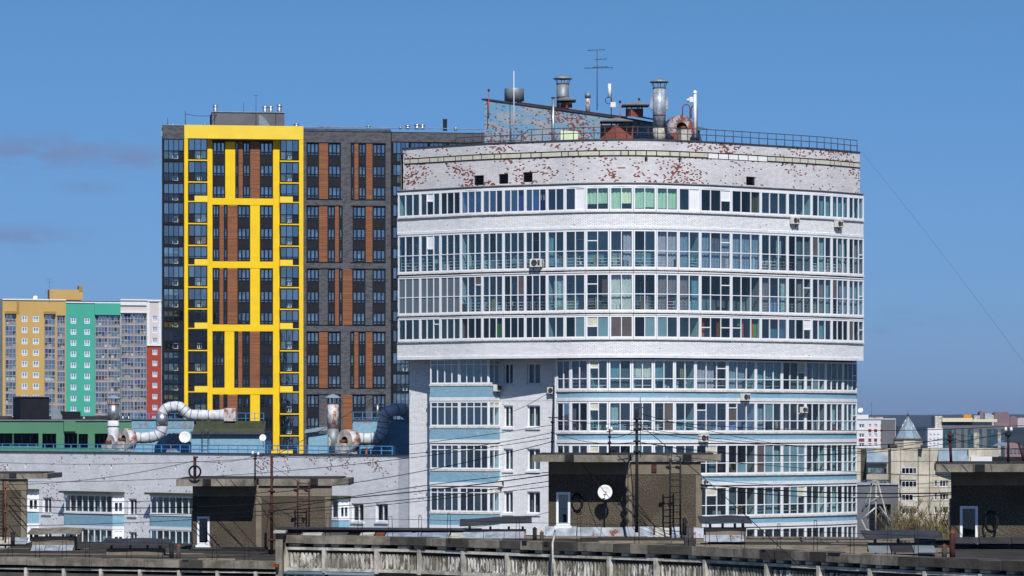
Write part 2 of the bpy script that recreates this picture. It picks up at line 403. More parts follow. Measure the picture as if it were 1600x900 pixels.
def facade(mb, path, a, b, z0, z1, holes, off, dep, m, mr=None):
    """wall sheet with openings and their reveals"""
    mr = mr or m
    ss = sorted(set([round(q, 4) for q in path.cuts(a, b)]+[round(min(max(h[k], a), b), 4) for h in holes for k in (0, 1)]))
    zs = sorted(set([round(z0, 4), round(z1, 4)]+[round(min(max(h[k], z0), z1), 4) for h in holes for k in (2, 3)]))
    for q, r in zip(ss[:-1], ss[1:]):
        if r-q < 1e-3: continue
        run = None
        for k in range(len(zs)-1):
            zc, sc = (zs[k]+zs[k+1])/2, (q+r)/2
            solid = not any(h[0] < sc < h[1] and h[2] < zc < h[3] for h in holes)
            if solid and run is None: run = zs[k]
            if run is not None and (not solid or k == len(zs)-2):
                top = zs[k] if not solid else zs[k+1]
                mb.face([path.at(q, run, off), path.at(r, run, off), path.at(r, top, off), path.at(q, top, off)], m, [(q, run), (r, run), (r, top), (q, top)]); run = None
    for h in holes:
        s0, s1, y0, y1 = h[:4]; i = off-dep
        c = [path.at(s0, 0, off), path.at(s1, 0, off), path.at(s1, 0, i), path.at(s0, 0, i)]
        v = lambda k, z: Vector((c[k].x, c[k].y, z))
        mb.face([v(0, y0), v(1, y0), v(2, y0), v(3, y0)], mr); mb.face([v(3, y1), v(2, y1), v(1, y1), v(0, y1)], mr)
        mb.face([v(3, y0), v(3, y1), v(0, y1), v(0, y0)], mr); mb.face([v(1, y0), v(1, y1), v(2, y1), v(2, y0)], mr)
    return mb
PANES = []
def curtain(parent, p0, t, nrm, w, z0, z1, m, amp=.035):
    """hanging pleated sheet"""
    mb = MB(); k = max(6, int(w/.09)); n = [p0+t*(w*i/k)+nrm*(amp*math.sin(i*2.1+R())+amp*.5) for i in range(k+1)]
    for a, b in zip(n[:-1], n[1:]): mb.face([Vector((a.x, a.y, z0)), Vector((b.x, b.y, z0)), Vector((b.x, b.y, z1)), Vector((a.x, a.y, z1))], m)
    return mb.build('curtain', parent)
def window(parent, p0, p1, z0, z1, ncol, rows, mf, gfun, tf=.06, dep=.08, mw=.045, split=None, solo=False, name='window', back=.06, cols=None, pane_name='pane'):
    """frame with mullions and transoms from p0 to p1; panes become sub-parts. split {(i): frac} adds an extra bar in column i"""
    p0, p1 = Vector((p0.x, p0.y, 0)), Vector((p1.x, p1.y, 0)); d = p1-p0; wd = d.length; t = d/wd; n = Vector((t.y, -t.x, 0))
    mb = MB(); up = Vector((0, 0, 1))
    def bar(u0, u1, v0, v1, dd=0.): mb.ob(p0+t*u0+up*v0-n*(back-dd), t*(u1-u0), n*(dep), up*(v1-v0), mf)
    bar(0, tf, z0, z1); bar(wd-tf, wd, z0, z1); bar(tf, wd-tf, z0, z0+tf, -.003); bar(tf, wd-tf, z1-tf, z1, -.003)
    us = [wd*c for c in cols] if cols else [wd*i/ncol for i in range(1, ncol)]
    for u in us: bar(u-mw/2, u+mw/2, z0+tf, z1-tf, -.006)
    edges = [tf]+us+[wd-tf]
    zr = [z0+(z1-z0)*r for r in rows]
    for z in zr:
        for k in range(len(edges)-1):
            bar(edges[k]+(mw/2 if k else 0), edges[k+1]-(mw/2 if k < len(edges)-2 else 0), z-mw/2, z+mw/2, -.009)
    ze = [z0+tf]+zr+[z1-tf]
    sp = split or {}
    quads = []
    for i in range(len(edges)-1):
        ex = list(ze)
        if i in sp:
            zz = z0+(z1-z0)*sp[i]; bar(edges[i]+.02, edges[i+1]-.02, zz-.035, zz+.035, -.004); ex = sorted(ex+[zz])
        for j in range(len(ex)-1):
            g = gfun(i, j, len(ex)-1)
            if g: quads.append((edges[i], edges[i+1], ex[j], ex[j+1], g))
    fo = mb.build(name, parent)
    off = n*(-back+dep*.4)
    qs = [([p0+t*a+up*c+off, p0+t*b+up*c+off, p0+t*b+up*e+off, p0+t*a+up*e+off], g) for a, b, c, e, g in quads]
    if solo:
        for q, g in qs: PANES.append((((q[1]-q[0]).length*t.x)*(q[2]-q[1]).z, q, g, fo))
    elif qs:
        pm = MB()
        for q, g in qs: pm.face(q, g)
        pm.build(pane_name, fo)
    return fo
def flush_panes(owner):
    PANES.sort(key=lambda x: -x[0]); rest = MB()
    for k, (a, q, g, fo) in enumerate(PANES):
        if k < 300: MB().face(q, g).build('pane', fo)
        else: rest.face(q, g)
    if rest.f: tag(rest.build('pane', owner), kind='stuff')
    PANES.clear()

# ================================================================== setting: ground, hills
g = MB(); g.face([(-9000, -400, 0), (9000, -400, 0), (9000, 16000, 0), (-9000, 16000, 0)], 'ground_mat'); tag(g.build('ground'), kind='structure')
hm = MB()
nx, ny = 150, 8
def hh(x, j):
    y = 6200+j*700; base = 28+(HZ-652.5)/F*y
    return (x, y, (base+math.sin(x*.0011+j)*7+math.sin(x*.004+j*2)*3+R()*3.5)*min(1, (j+.02)/5.) - (0 if j else 3))
grid = [[hh(-7000+14000*i/nx, j) for i in range(nx+1)] for j in range(ny)]
for j in range(ny-1):
    for i in range(nx): hm.face([grid[j][i], grid[j][i+1], grid[j+1][i+1], grid[j+1][i]], 'forest')
tag(hm.build('hills'), kind='structure')
rm = MB(); rows_ = []
for j, (y, tp) in enumerate(((2300, 0), (2700, .9), (3000, 1.), (3400, .4))):
    rows_.append([(-4000+8000*i/160, y, (28-(2.6/F)*3000)*tp+(R()*3.2-1.6 if tp > .3 else 0)) for i in range(161)])
for j in range(3):
    for i in range(160): rm.face([rows_[j][i], rows_[j][i+1], rows_[j+1][i+1], rows_[j+1][i]], 'forest')
tag(rm.build('forest_ridge'), kind='structure')

# ================================================================== the curved white tower
TW = thing('apartment_tower', (X(985, 275), 275, 0), 'white brick apartment tower with rounded front, glazed balconies and peeling brick parapet', 'building')
TP = Path([(618, 271), (690, 268.2), (757, 265.8), (855, 263.6), (905, 262.5), (960, 262), (1010, 262.1), (1047, 262.7), (1104, 264.1), (1150, 265.6), (1200, 267.5), (1250, 269.4), (1300, 271.6), (1349.5, 274.6)], 4)
D0 = 262.; z_ = lambda py: Z(py, D0)
sx = lambda px, off=0.: TP.spx(px, off)
BAYS = [(622.5, 3), (657, 3), (688.5, 3), (720.5, 3), (754, 3), (787, 3), (821, 3), (855, 2), (883, 2), (915.5, 2), (952.5, 2), (989.5, 2), (1025, 2), (1059.5, 2), (1093.5, 3), (1142, 3), (1188, 3), (1230, 3), (1267.5, 3), (1299, 3), (1325, 3), (1349, 0)]
pa = MB()                                     # parapet wall with vents
holes = []
for (xa, xb, ya, yb, D) in ((740, 756, 273, 288.5, 265.8), (779, 794, 271, 286.5, 264.9), (817, 832, 268.5, 284, 264.2), (1166, 1180.5, 275.5, 289, 266.5), (695, 698.5, 254, 261, 268), (1007.5, 1012, 244.5, 252, 262), (1060.5, 1065.5, 245.5, 253.5, 263), (1221.5, 1225.5, 252, 258.5, 268.4), (1259, 1262.5, 254.5, 261.5, 270)):
    holes.append((sx(xa, -.35), sx(xb, -.35), Z(yb, D), Z(ya, D)))
ztop, zpb = z_(218.3), z_(290)
facade(pa, TP, sx(630, -.35), sx(1346, -.35), zpb, ztop, holes, -.35, .35, 'brick_peeling', 'brick_white')
for i, h in enumerate(holes): pa.face([TP.at(h[0], h[2], -.68), TP.at(h[1], h[2], -.68), TP.at(h[1], h[3], -.68), TP.at(h[0], h[3], -.68)], 'vent_black')
pa.build('parapet_wall', TW)
for i, h in enumerate(holes[:4]):
    v = MB(); w_ = h[1]-h[0]; hz = h[3]-h[2]
    for k in range(5): ribbon(v, TP, h[0]+.02, h[1]-.02, h[2]+hz*(k+.3)/5, h[2]+hz*(k+.5)/5, -.62, -.42, 'metal_black')
    v.build('vent_grille', TW)
ZT = ztop
c = MB(); ribbon(c, TP, sx(629, -.35), sx(1347, -.35), ztop, ztop+.09, -.85, -.28, 'metal_dark', True); c.build('coping', TW)
# frieze tiles
za, zb = Z(241.8, 262), Z(235.6, 262)
q = sx(632, -.33); e = sx(1345, -.33); q0 = q; k = 0
fm = MB(); ribbon(fm, TP, q, e, za-.085, zb+.085, -.35, -.32, 'metal_black'); fm.build('frieze_joint', TW)
while q < e-.3:
    L = random.choice((.55, .8, 1.1, 1.6, .8)); white = sx(1098) < q < sx(1198)
    if white: L = .94
    b = min(q+L, e); t = MB(); ribbon(t, TP, q+.04, b-.04, za+(.0 if not white else -.06), zb, -.325, -.30, 'frieze_white' if white else 'frieze_cream'); t.build('frieze_tile', TW); q = b
# a metal skirt below the parapet and the white bands
def strip(ya, yb, o0, o1, m, name, x0=620.5, x1=1349.3, pth=TP, s0=None, s1=None):
    b = MB(); ribbon(b, pth, pth.spx(x0, o1) if s0 is None else s0, pth.spx(x1, o1) if s1 is None else s1, z_(yb), z_(ya), o0, o1, m, True); return b.build(name, TW)
strip(286, 288, -.4, .09, 'sheet_dark', 'skirt_flashing'); strip(288, 291.5, -.4, .05, 'white_pvc', 'head_trim')
strip(331.5, 353.5, -.5, -.02, 'brick_white', 'spandrel'); strip(353.5, 357.3, -.5, .04, 'white_trim', 'spandrel_band')
strip(531.8, 554.5, -.5, -.02, 'brick_white', 'spandrel'); strip(554.5, 559, -2.6, .07, 'white_trim', 'soffit_slab', 620.5)
for ya in (328, 418.6, 485.6, 527.6):
    for (xa, na), (xb, nb) in zip(BAYS[:-1], BAYS[1:]):            # worn sill pieces, one per bay, with slightly wandering noses
        b = MB(); sa, sb = sx(xa)+.01, sx(xb)-.01; j = R()*.02
        for oo, yy, yb, mm, nm in ((.07+j, ya, ya+1.5, 'white_trim', 'sill'), (.10+j, ya+1.5, ya+3.3, 'sill_worn', 'drip_edge')): b = MB(); ribbon(b, TP, sa, sb, z_(yb), z_(yy), -.1, oo, mm); b.build(nm, TW)
for ya, yb in ((357.3, 359), (421.9, 427), (488.9, 493)): strip(ya, yb, -.5, -.05, 'sheet_dark' if ya > 400 else 'white_trim', 'slab_edge')  # lower edges coloured dark to stand for the shadow gap under the sills
for ya in (423.6, 490.2):
    for (xa, na), (xb, nb) in zip(BAYS[:-1], BAYS[1:]):
        b = MB(); ribbon(b, TP, sx(xa)+.02, sx(xb)-.02, z_(ya+2.2), z_(ya), -.1, .03, 'white_trim'); b.build('head_trim', TW)
# inside: floors, back wall, cross walls
for ya, yb in ((284, 291), (331, 357), (421, 428), (487, 493.5), (531, 559)): strip(ya, yb, -9., -.3, 'slab_inside', 'floor_slab', 623, 1348)
iw = MB(); n_ = 0
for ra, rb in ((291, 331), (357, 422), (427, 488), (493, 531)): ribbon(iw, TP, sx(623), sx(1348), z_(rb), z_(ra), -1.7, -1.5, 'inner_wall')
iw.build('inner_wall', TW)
def inner_doors(path, xs, za, zb, off, own):
    for x in xs:
        s = path.spx(x, off); p0, p1 = path.at(s, 0, off), path.at(s+.8, 0, off)
        window(own, p0, p1, za, zb, 1, (.35,), 'white_pvc', lambda i, j, k: 'glass_dark', name='balcony_door', pane_name='pane')
def rand_glass(r=None):
    return random.choice(['glass_teal']*5+['glass_dark']*2+['glass_clear']*2)
CUR = {}
def put_curtains(path, rows, own, xs):
    for (xa, xb, r, m, f0, f1) in xs:
        s0, s1 = path.spx(xa, -.3), path.spx(xb, -.3); p0, p1 = path.at(s0, 0, -.3), path.at(s1, 0, -.3); t = (p1-p0); wd = t.length; t.normalize()
        z1, z0 = rows[r]; h = z1-z0
        curtain(own, p0, t, Vector((t.y, -t.x, 0)), wd, z1-h*f1, z1-h*f0, m)
ROWS = {0: (z_(291.5), z_(328.5)), 1: (z_(359), z_(418.8)), 2: (z_(427), z_(485.8)), 3: (z_(493), z_(527.8))}
def tower_rows():
    for r, (z1, z0) in ROWS.items():
        for k, ((xa, n), (xb, _)) in enumerate(zip(BAYS[:-1], BAYS[1:])):
            p0, p1 = TP.at(sx(xa)+.01), TP.at(sx(xb)-.01)
            rows = (.455,) if r in (1, 2) else ()
            split = {}; special = {}
            base = random.choice(['glass_teal', 'glass_teal', 'glass_dark', 'glass_clear'])
            if r == 0 and k in (3, 4, 5, 6): base = 'glass_blue'
            if r == 0 and 8 <= k <= 13: base = 'glass_clear'
            if r == 2 and k < 3: base = 'frost_grey'
            if r == 3 and k in (3, 4, 5, 6): base = 'glass_dark'
            if r == 2 and k in (14, 15): base = 'glass_dark'
            if r == 1 and k < 8: base = 'glass_teal'
            if r == 0 and k in (14, 15): base = 'glass_dark'
            if r == 0 and k == 8: special[1] = 'white_pvc'
            if r == 0 and k == 13: special[1] = 'white_pvc'
            if (r, k) in ((0, 1), (1, 1)): split[1] = .62; special[(1, 'top')] = 'white_pvc'
            if (r, k) in ((3, 1), (1, 9), (2, 9), (1, 14), (2, 14), (2, 17)): split[2 if n == 3 else 0] = .72
            if (r, k) == (3, 9): split[0] = .52; special[(0, 'top')] = 'frieze_cream'
            if (r, k) == (0, 14): split[2] = .5; special[(2, 'top')] = 'white_pvc'
            if (r, k) == (3, 17): split[2] = .5; special[(2, 'top')] = 'white_trim'
            if (r, k) == (3, 14): split[0] = .5; split[2] = .5
            if (r, k) == (3, 15): split[0] = .5
            if (r, k) in ((1, 20), (2, 20), (3, 20)): split[2] = .55
            if (r, k) == (3, 20): special[0] = 'mesh_screen'
            if (r, k) == (2, 3): special[(2, 'top')] = 'mesh_screen'; split[2] = .75
            if (r, k) == (2, 5): special[(2, 'top')] = 'mesh_screen'
            if (r, k) == (2, 19): special[(0, 'top')] = 'mesh_screen'
            if (r, k) == (1, 18): special[(0, 'top')] = 'mesh_screen'
            if r == 3 and k in (9, 11, 12): special[1 if k != 12 else 0] = 'frost_teal'
            if r == 3 and k in (8,): special[1] = 'frost_teal'
            if r == 3 and k == 10: special[0] = special[1] = 'mesh_screen'
            def gf(i, j, nn):
                if (i, 'top') in special and j == nn-1: return special[(i, 'top')]
                if i in special: return special[i]
                if R() < .12 and base.startswith('glass'): return random.choice(['glass_teal', 'glass_dark', 'glass_clear', 'glass_blue'])
                return base
            cols = None
            if r == 0 and k == 8: cols = (.5,)
            fo = window(TW, p0, p1, z0, z1, n, rows, 'white_pvc', gf, tf=.10 if k > 6 else .085, mw=.055, dep=.1, back=.04, split=split, solo=True, cols=cols)
            if r in (1, 2) and not (r == 2 and (k < 3 or k in (14, 15))):
                b = MB(); t = (p1-p0); wd = t.length; t.normalize(); nn = Vector((t.y, -t.x, 0))
                for q in range(4):
                    zz = z0+.25+q*.22; b.ob(p0-nn*.30+Vector((0, 0, zz)), t*wd, nn*.02, (0, 0, .034), 'rail_pale')
                for q in range(3): b.ob(p0-nn*.33+t*(wd*(q+.02)/2.1)+Vector((0, 0, z0-.05)), t*.025, nn*.02, (0, 0, 1.1), 'rail_pale')
                b.build('railing', TW)
tower_rows()
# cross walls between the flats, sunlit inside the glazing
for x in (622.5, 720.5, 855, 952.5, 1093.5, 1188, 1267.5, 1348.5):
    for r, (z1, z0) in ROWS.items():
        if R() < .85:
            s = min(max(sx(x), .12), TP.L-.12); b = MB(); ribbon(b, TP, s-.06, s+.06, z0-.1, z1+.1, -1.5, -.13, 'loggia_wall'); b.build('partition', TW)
inner_doors(TP, (640, 700, 770, 830, 900, 970, 1040, 1110, 1165, 1240, 1310), z_(418), z_(371), -1.49, TW)
inner_doors(TP, (650, 740, 800, 880, 930, 1000, 1070, 1210, 1285), z_(485), z_(439), -1.49, TW)
rr = {k: v for k, v in ROWS.items()}
put_curtains(TP, rr, TW, [(915.5, 934, 0, 'blind_green', 0, .72), (934.5, 952, 0, 'blind_green', 0, .7), (953, 971, 0, 'blind_green', 0, .97), (971, 989, 0, 'blind_lime', 0, .7), (990, 1007, 0, 'blind_green', 0, .9), (1007.5, 1024.5, 0, 'blind_green', 0, .86), (1026, 1042, 0, 'blind_green', 0, .9), (1042.5, 1059, 0, 'blind_green', 0, .9),
  (1172, 1187, 0, 'room_olive', .0, 1), (1280, 1297, 0, 'curtain_teal', 0, 1), (1302, 1324, 0, 'curtain_teal', 0, 1), (1188, 1200, 0, 'curtain_teal', 0, .28), (721, 753, 0, 'curtain_blue', .0, .5), (805, 820, 0, 'curtain_blue', .1, 1), (830, 853, 0, 'curtain_blue', 0, 1), (845, 853, 0, 'curtain_pale', 0, .5),
  (974, 989, 1, 'curtain_grey', .1, 1), (1026, 1058, 1, 'curtain_grey', 0, 1), (1060, 1078, 1, 'curtain_grey', 0, 1), (1095, 1141, 1, 'curtain_grey', 0, 1), (1143, 1187, 1, 'curtain_grey', 0, 1), (1212, 1220, 1, 'curtain_teal', 0, 1), (1240, 1262, 1, 'curtain_teal', .05, 1), (1276, 1287, 1, 'curtain_teal', 0, 1), (1310, 1320, 1, 'curtain_teal', 0, 1), (1330, 1346, 1, 'curtain_pale', 0, 1), (856, 866, 1, 'curtain_teal', 0, .9),
  (866, 880, 2, 'curtain_pale', 0, .9), (953, 988, 2, 'curtain_pale', 0, .98), (941, 951, 2, 'curtain_rose', 0, .7), (1026, 1040, 2, 'curtain_rose', 0, .95), (1042, 1057, 2, 'curtain_rose', 0, .55), (1061, 1075, 2, 'curtain_rose', 0, .95), (1080, 1092, 2, 'curtain_teal', 0, 1), (1189, 1200, 2, 'curtain_rose', 0, 1), (1219, 1228, 2, 'curtain_pale', 0, .95), (1245, 1256, 2, 'curtain_pale', 0, .95), (1279, 1288, 2, 'curtain_rose', 0, 1), (1289, 1298, 2, 'curtain_teal', 0, 1), (1310, 1346, 2, 'curtain_grey', 0, 1),
  (1094.5, 1096, 3, 'curtain_lime', 0, .4), (1096, 1100, 3, 'curtain_orange', 0, 1), (1119, 1122, 3, 'curtain_orange', 0, 1), (1122, 1124, 3, 'curtain_lime', 0, 1), (1152, 1155, 3, 'curtain_lime', 0, .4), (1157, 1161, 3, 'curtain_orange', 0, .98), (1172, 1177, 3, 'curtain_orange', 0, 1), (1177, 1181, 3, 'curtain_lime', 0, 1), (1181, 1186, 3, 'curtain_brown', 0, 1), (722, 733, 3, 'curtain_brown', 0, 1), (777, 785, 3, 'curtain_lime', .3, 1), (1278, 1288, 3, 'curtain_teal', 0, 1), (1200, 1226, 3, 'frost_teal', .5, 1)])
def clutter(path, xs, z0, own, off=-1.1, name='balcony_things'):
    b = MB()
    for x in xs:
        s = path.spx(x, off); t, n = path.nrm(s)
        for k in range(3):
            p = path.at(min(s+R()*.9, path.L), z0+.02, off+R()*.6); a = .15+R()*.5; h = .2+R()*.75
            if R() < .5: b.ob(p, t*a, n*(.2+R()*.3), (0, 0, h), random.choice(['cloth_red', 'cloth_tan', 'cloth_tan', 'cloth_white', 'curtain_teal', 'concrete_dark', 'concrete_dark', 'galvanised_grey']))
            else: b.cyl(p, p+Vector((0, 0, h)), a*.3, a*.22, 8, random.choice(['cloth_tan', 'cloth_white', 'curtain_lime', 'concrete_dark', 'concrete_dark', 'galvanised_grey', 'cloth_tan', 'cloth_yellow'] if R() < .5 else ['concrete_dark', 'cloth_tan']))
    return tag(b.build(name, own), kind='stuff')
clutter(TP, [630+i*13 for i in range(55)], z_(419.5), TW); clutter(TP, [725+i*14 for i in range(25)]+[1190, 1215, 1235, 1260], z_(486.5), TW)

# lower storeys: flat wall to the left, curved glazing to the right
LP = Path([(639.5, 272.1), (870.5, 265.4)])
RP = Path([(869.5, 264.5), (892, 263.5), (920, 262.7), (951, 262.4), (987, 262.4), (1020.5, 262.6), (1053.5, 263.2), (1086, 264.1), (1136, 265.7), (1180.5, 267.6), (1221.5, 269.5), (1258, 271.2), (1289.5, 272.9), (1317, 274.7), (1338.5, 276.6)], 4)
PIT = 66.9
lr = [560.6, 626.6, 693.6, 760.5, 827.4]       # tops of glazing rows
holes = []; lw = MB()
for i, y in enumerate(lr[:4]):
    for xa, xb in ((786.7, 801.3), (823.3, 843.7)):
        holes.append((LP.spx(xa), LP.spx(xb), Z(y+42.3-(0 if i else 1), 268), Z(y+7, 268)))
facade(lw, LP, 0, LP.L, 0, z_(556), holes, 0, .28, 'brick_white'); lw.build('lower_wall', TW)
bb = MB()
for h in holes:
    window(TW, LP.at(h[0], 0, -.2), LP.at(h[1], 0, -.2), h[2]+.05, h[3], 2, (), 'white_pvc', lambda i, j, k: 'glass_dark', tf=.10, mw=.09, solo=True)
    b = MB(); b.ob(LP.at(h[0]-.06, h[2]-.1, -.25), LP.at(h[1]+.06)-LP.at(h[0]-.06), LP.nrm(1)[1]*.36, (0, 0, .14), 'white_trim'); b.build('window_sill', TW)
    p0 = LP.at(h[0]+.1, 0, -.5); t = LP.nrm(1)[0]; curtain(TW, p0, t, LP.nrm(1)[1], (h[1]-h[0])*random.choice((.3, .5, .8)), h[2], h[3], random.choice(['curtain_pale', 'curtain_grey', 'curtain_teal']))
b = MB(); ribbon(b, LP, 0, LP.L, 0, z_(556), -.9, -.8, 'inner_wall'); b.build('room_wall', TW)
# plaster courses on the plain wall
for i, y in enumerate((620,)):
    b = MB(); ribbon(b, LP, LP.spx(782), LP.spx(866), Z(626, 267), Z(619.5, 267), -.05, .02, 'white_trim'); b.build('plaster_course', TW)
# projecting box bay
t, n = LP.nrm(1); a0 = LP.at(LP.spx(672, 1.45)-.03); a1 = LP.at(LP.spx(672, 1.45), 0, 1.45); a2 = LP.at(LP.spx(763.5, 1.45), 0, 1.45); a3 = LP.at(LP.spx(781), 0, 0)
BP = Path([a0.xy, a1.xy, a2.xy, a3.xy], xy=True)
def bay_box(owner, BP, s1, s2, rows, spand, ncf, ncs, top_split, blue='brick_blue', bandm='white_trim', solo=True, zd=268., gbase=None, sidewhite=True):
    for (ya, yb) in rows:
        z1, z0 = Z(ya, zd), Z(yb, zd)
        half = (s2-s1)/2
        for h in range(2):
            gb = gbase or random.choice(['glass_teal', 'glass_teal', 'glass_dark'])
            window(owner, BP.at(s1+half*h+.02), BP.at(s1+half*(h+1)-.02), z0, z1, ncf, (top_split,) if top_split else (), 'white_pvc', lambda i, j, k: gb if R() < .8 else 'glass_clear', tf=.09, mw=.06, solo=solo)
        window(owner, BP.at(s2+.05), BP.at(BP.L-.02), z0, z1, ncs, (top_split,) if top_split else (), 'white_pvc', lambda i, j, k: ('frieze_cream' if (j == k-1 and sidewhite) else 'glass_teal'), tf=.09, mw=.08, solo=solo)
        window(owner, BP.at(.1), BP.at(s1-.05), z0, z1, 1, (), 'white_pvc', lambda i, j, k: 'glass_dark', tf=.09, solo=False)
        b = MB(); ribbon(b, BP, 0, BP.L, z0-.16, z0, -.1, .05, 'sill_worn'); b.build('sill', owner)
    for ya, yb, yc in spand:
        b = MB(); ribbon(b, BP, 0, BP.L, Z(yb, zd), Z(ya, zd), -.2, -.0, blue); b.build('spandrel', owner)
        b = MB(); ribbon(b, BP, 0, BP.L, Z(yc, zd), Z(yb, zd), -.2, .03, bandm); b.build('spandrel_band', owner)
        b = MB(); zc = Z(yb, zd); q = [BP.at(s, zc, -.05) for s in BP.s]; b.face(q, 'slab_inside'); b.build('balcony_floor', owner)
bay_box(TW, BP, BP.s[1], BP.s[2], [(y+.6, y+39) for y in lr[:4]]+[(lr[4], lr[4]+38)], [(y+41, y+60.2, y+65.6) for y in lr[:4]], 4, 2, .78)
# curved lower part
RB = [(869.8, 2), (891.9, 2), (919.9, 2), (951, 2), (986.9, 2), (1020.5, 2), (1053.5, 2), (1086.2, 3), (1136, 3), (1180.5, 3), (1221.3, 3), (1258.2, 3), (1289.4, 3), (1316.8, 3), (1338.2, 0)]
rsx = lambda px: RP.spx(px)
def rstrip(ya, yb, o0, o1, m, name): b = MB(); ribbon(b, RP, 0, RP.L, z_(yb), z_(ya), o0, o1, m, True); return b.build(name, TW)
for i, y in enumerate(lr):
    z1, z0 = z_(y+.8), z_(y+48.2)
    for k, ((xa, nn), (xb, _)) in enumerate(zip(RB[:-1], RB[1:])):
        split = {}; spec = {}
        base = random.choice(['glass_teal', 'glass_teal', 'glass_dark', 'glass_clear'])
        if i in (1, 2) and k in (7, 8): base = 'glass_blue' if i == 1 else 'glass_dark'
        if i == 2 and k in (9, 10): base = 'frost_teal'
        if i == 0 and k == 7: base = 'glass_clear'
        if k == 2: split[0] = .73 if i else .72; spec[(0, 'top')] = 'frieze_cream'
        if k == 7 and i in (0, 1): split[2 if i == 0 else 0] = .72
        if k == 8 and i == 1: split[0] = .8; spec[(0, 'mid')] = 'mesh_screen'
        if k == 10: split[2] = .62; spec[(2, 'top')] = 'frieze_cream' if i in (0, 3) else base
        if k == 7 and i >= 2: split[1] = .7; spec[(1, 'top')] = 'frieze_cream'
        if k == 13: split[2] = .55
        if i == 1 and k == 5: spec[1] = 'mesh_screen'
        if i == 2 and k == 9: spec[0] = 'mesh_screen'
        def gf(a, j, q):
            if (a, 'top') in spec and j == q-1: return spec[(a, 'top')]
            if (a, 'mid') in spec and j == q-2: return spec[(a, 'mid')]
            if a in spec: return spec[a]
            return base if R() < .82 else random.choice(['glass_teal', 'glass_dark', 'glass_clear', 'frost_teal'])
        p0, p1 = RP.at(rsx(xa)+.01), RP.at(rsx(xb)-.01)
        window(TW, p0, p1, z0, z1, nn, (.37,), 'white_pvc', gf, tf=.11, mw=.055, dep=.1, back=.04, split=split, solo=True)
        b = MB(); ribbon(b, RP, rsx(xa)+.01, rsx(xb)-.01, z_(y+51.2), z_(y+48.2), -.1, .07+R()*.02, 'sill_worn'); b.build('sill', TW)
        if R() < .5 and i < 4:
            b = MB(); tt = (p1-p0); wd = tt.length; tt.normalize(); n2 = Vector((tt.y, -tt.x, 0))
            for q in range(3): b.ob(p0-n2*.30+Vector((0, 0, z0+.3+q*.22)), tt*wd, n2*.02, (0, 0, .034), 'rail_pale')
            b.build('railing', TW)
        if i < 4 and R() < .42:
            f = random.choice((0, .5)); ww = wd2 = (p1-p0).length; t3 = (p1-p0).normalized()
            curtain(TW, p0+t3*(ww*f)-Vector((t3.y, -t3.x, 0))*.28, t3, Vector((t3.y, -t3.x, 0)), ww*.5*random.choice((.4, .9)), z0, z1, random.choice(['curtain_teal', 'curtain_teal', 'curtain_grey', 'curtain_pale', 'curtain_purple' if (i == 0 and k < 3) else 'curtain_grey']))
    if i < 4:
        rstrip(y+51.2, y+60.5, -.3, -.02, 'brick_blue', 'spandrel'); rstrip(y+60.5, y+65.8, -.3, .05, 'white_trim', 'spandrel_band')
        rstrip(y+50, y+66.5, -6, -.32, 'slab_inside', 'floor_slab')
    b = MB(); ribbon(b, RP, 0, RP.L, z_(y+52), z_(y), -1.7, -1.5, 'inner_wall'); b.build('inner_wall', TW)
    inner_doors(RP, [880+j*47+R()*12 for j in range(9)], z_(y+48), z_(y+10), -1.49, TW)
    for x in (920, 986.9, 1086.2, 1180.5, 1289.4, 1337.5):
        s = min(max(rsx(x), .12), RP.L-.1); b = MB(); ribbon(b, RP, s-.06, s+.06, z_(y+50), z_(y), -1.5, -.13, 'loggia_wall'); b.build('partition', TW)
    if i < 4: clutter(RP, [885+j*16 for j in range(28) if R() < .6], z_(y+49), TW)
put_curtains(RP, {0: (z_(lr[0]+.8), z_(lr[0]+48.2)), 1: (z_(lr[1]+.8), z_(lr[1]+48.2)), 2: (z_(lr[2]+.8), z_(lr[2]+48.2))}, TW, [(882, 890, 0, 'curtain_purple', 0, 1), (893, 918, 0, 'curtain_purple', 0, 1), (953, 985, 0, 'curtain_teal', 0, 1), (989, 1019, 0, 'curtain_pale', 0, .6), (1022, 1036, 0, 'curtain_teal', 0, .7), (1062, 1072, 0, 'cloth_tan', .3, .6), (1089, 1115, 0, 'curtain_grey', 0, 1), (1137, 1150, 0, 'curtain_pale', 0, 1), (1152, 1165, 0, 'curtain_grey', 0, 1), (1194, 1218, 0, 'curtain_teal', 0, .6), (1266, 1275, 0, 'curtain_teal', 0, 1), (955, 966, 1, 'curtain_pale', .1, 1), (1190, 1240, 2, 'curtain_teal', 0, 1), (1240, 1256, 2, 'curtain_grey', 0, 1)])
rstrip(876, 1240, -.3, 0, 'brick_white', 'base_wall')
# core of the tower: roof, sides and back
core = MB(); top = [TP.at(s, 0, -.6) for s in TP.s]; roof_z = ztop-.35
bl, br = Vector((top[0].x+2, 296, 0)), Vector((top[-1].x-3, 300, 0))
core.face([Vector((p.x, p.y, roof_z)) for p in top]+[Vector((br.x, br.y, roof_z)), Vector((bl.x, bl.y, roof_z))], 'roof_felt')
for A, B in ((bl, top[0]), (top[-1], br), (br, bl)):
    core.face([Vector((A.x, A.y, z_(559))), Vector((B.x, B.y, z_(559))), Vector((B.x, B.y, roof_z)), Vector((A.x, A.y, roof_z))], 'brick_white')
lt = [LP.at(0, 0, 0)]; A0 = LP.at(0); B0 = RP.at(RP.L)
for A, B in ((Vector((A0.x+1.5, 300, 0)), A0), (B0, Vector((B0.x-2, 300, 0)))):
    core.face([Vector((A.x, A.y, 0)), Vector((B.x, B.y, 0)), Vector((B.x, B.y, z_(556))), Vector((A.x, A.y, z_(556)))], 'brick_white')
core.build('body', TW)
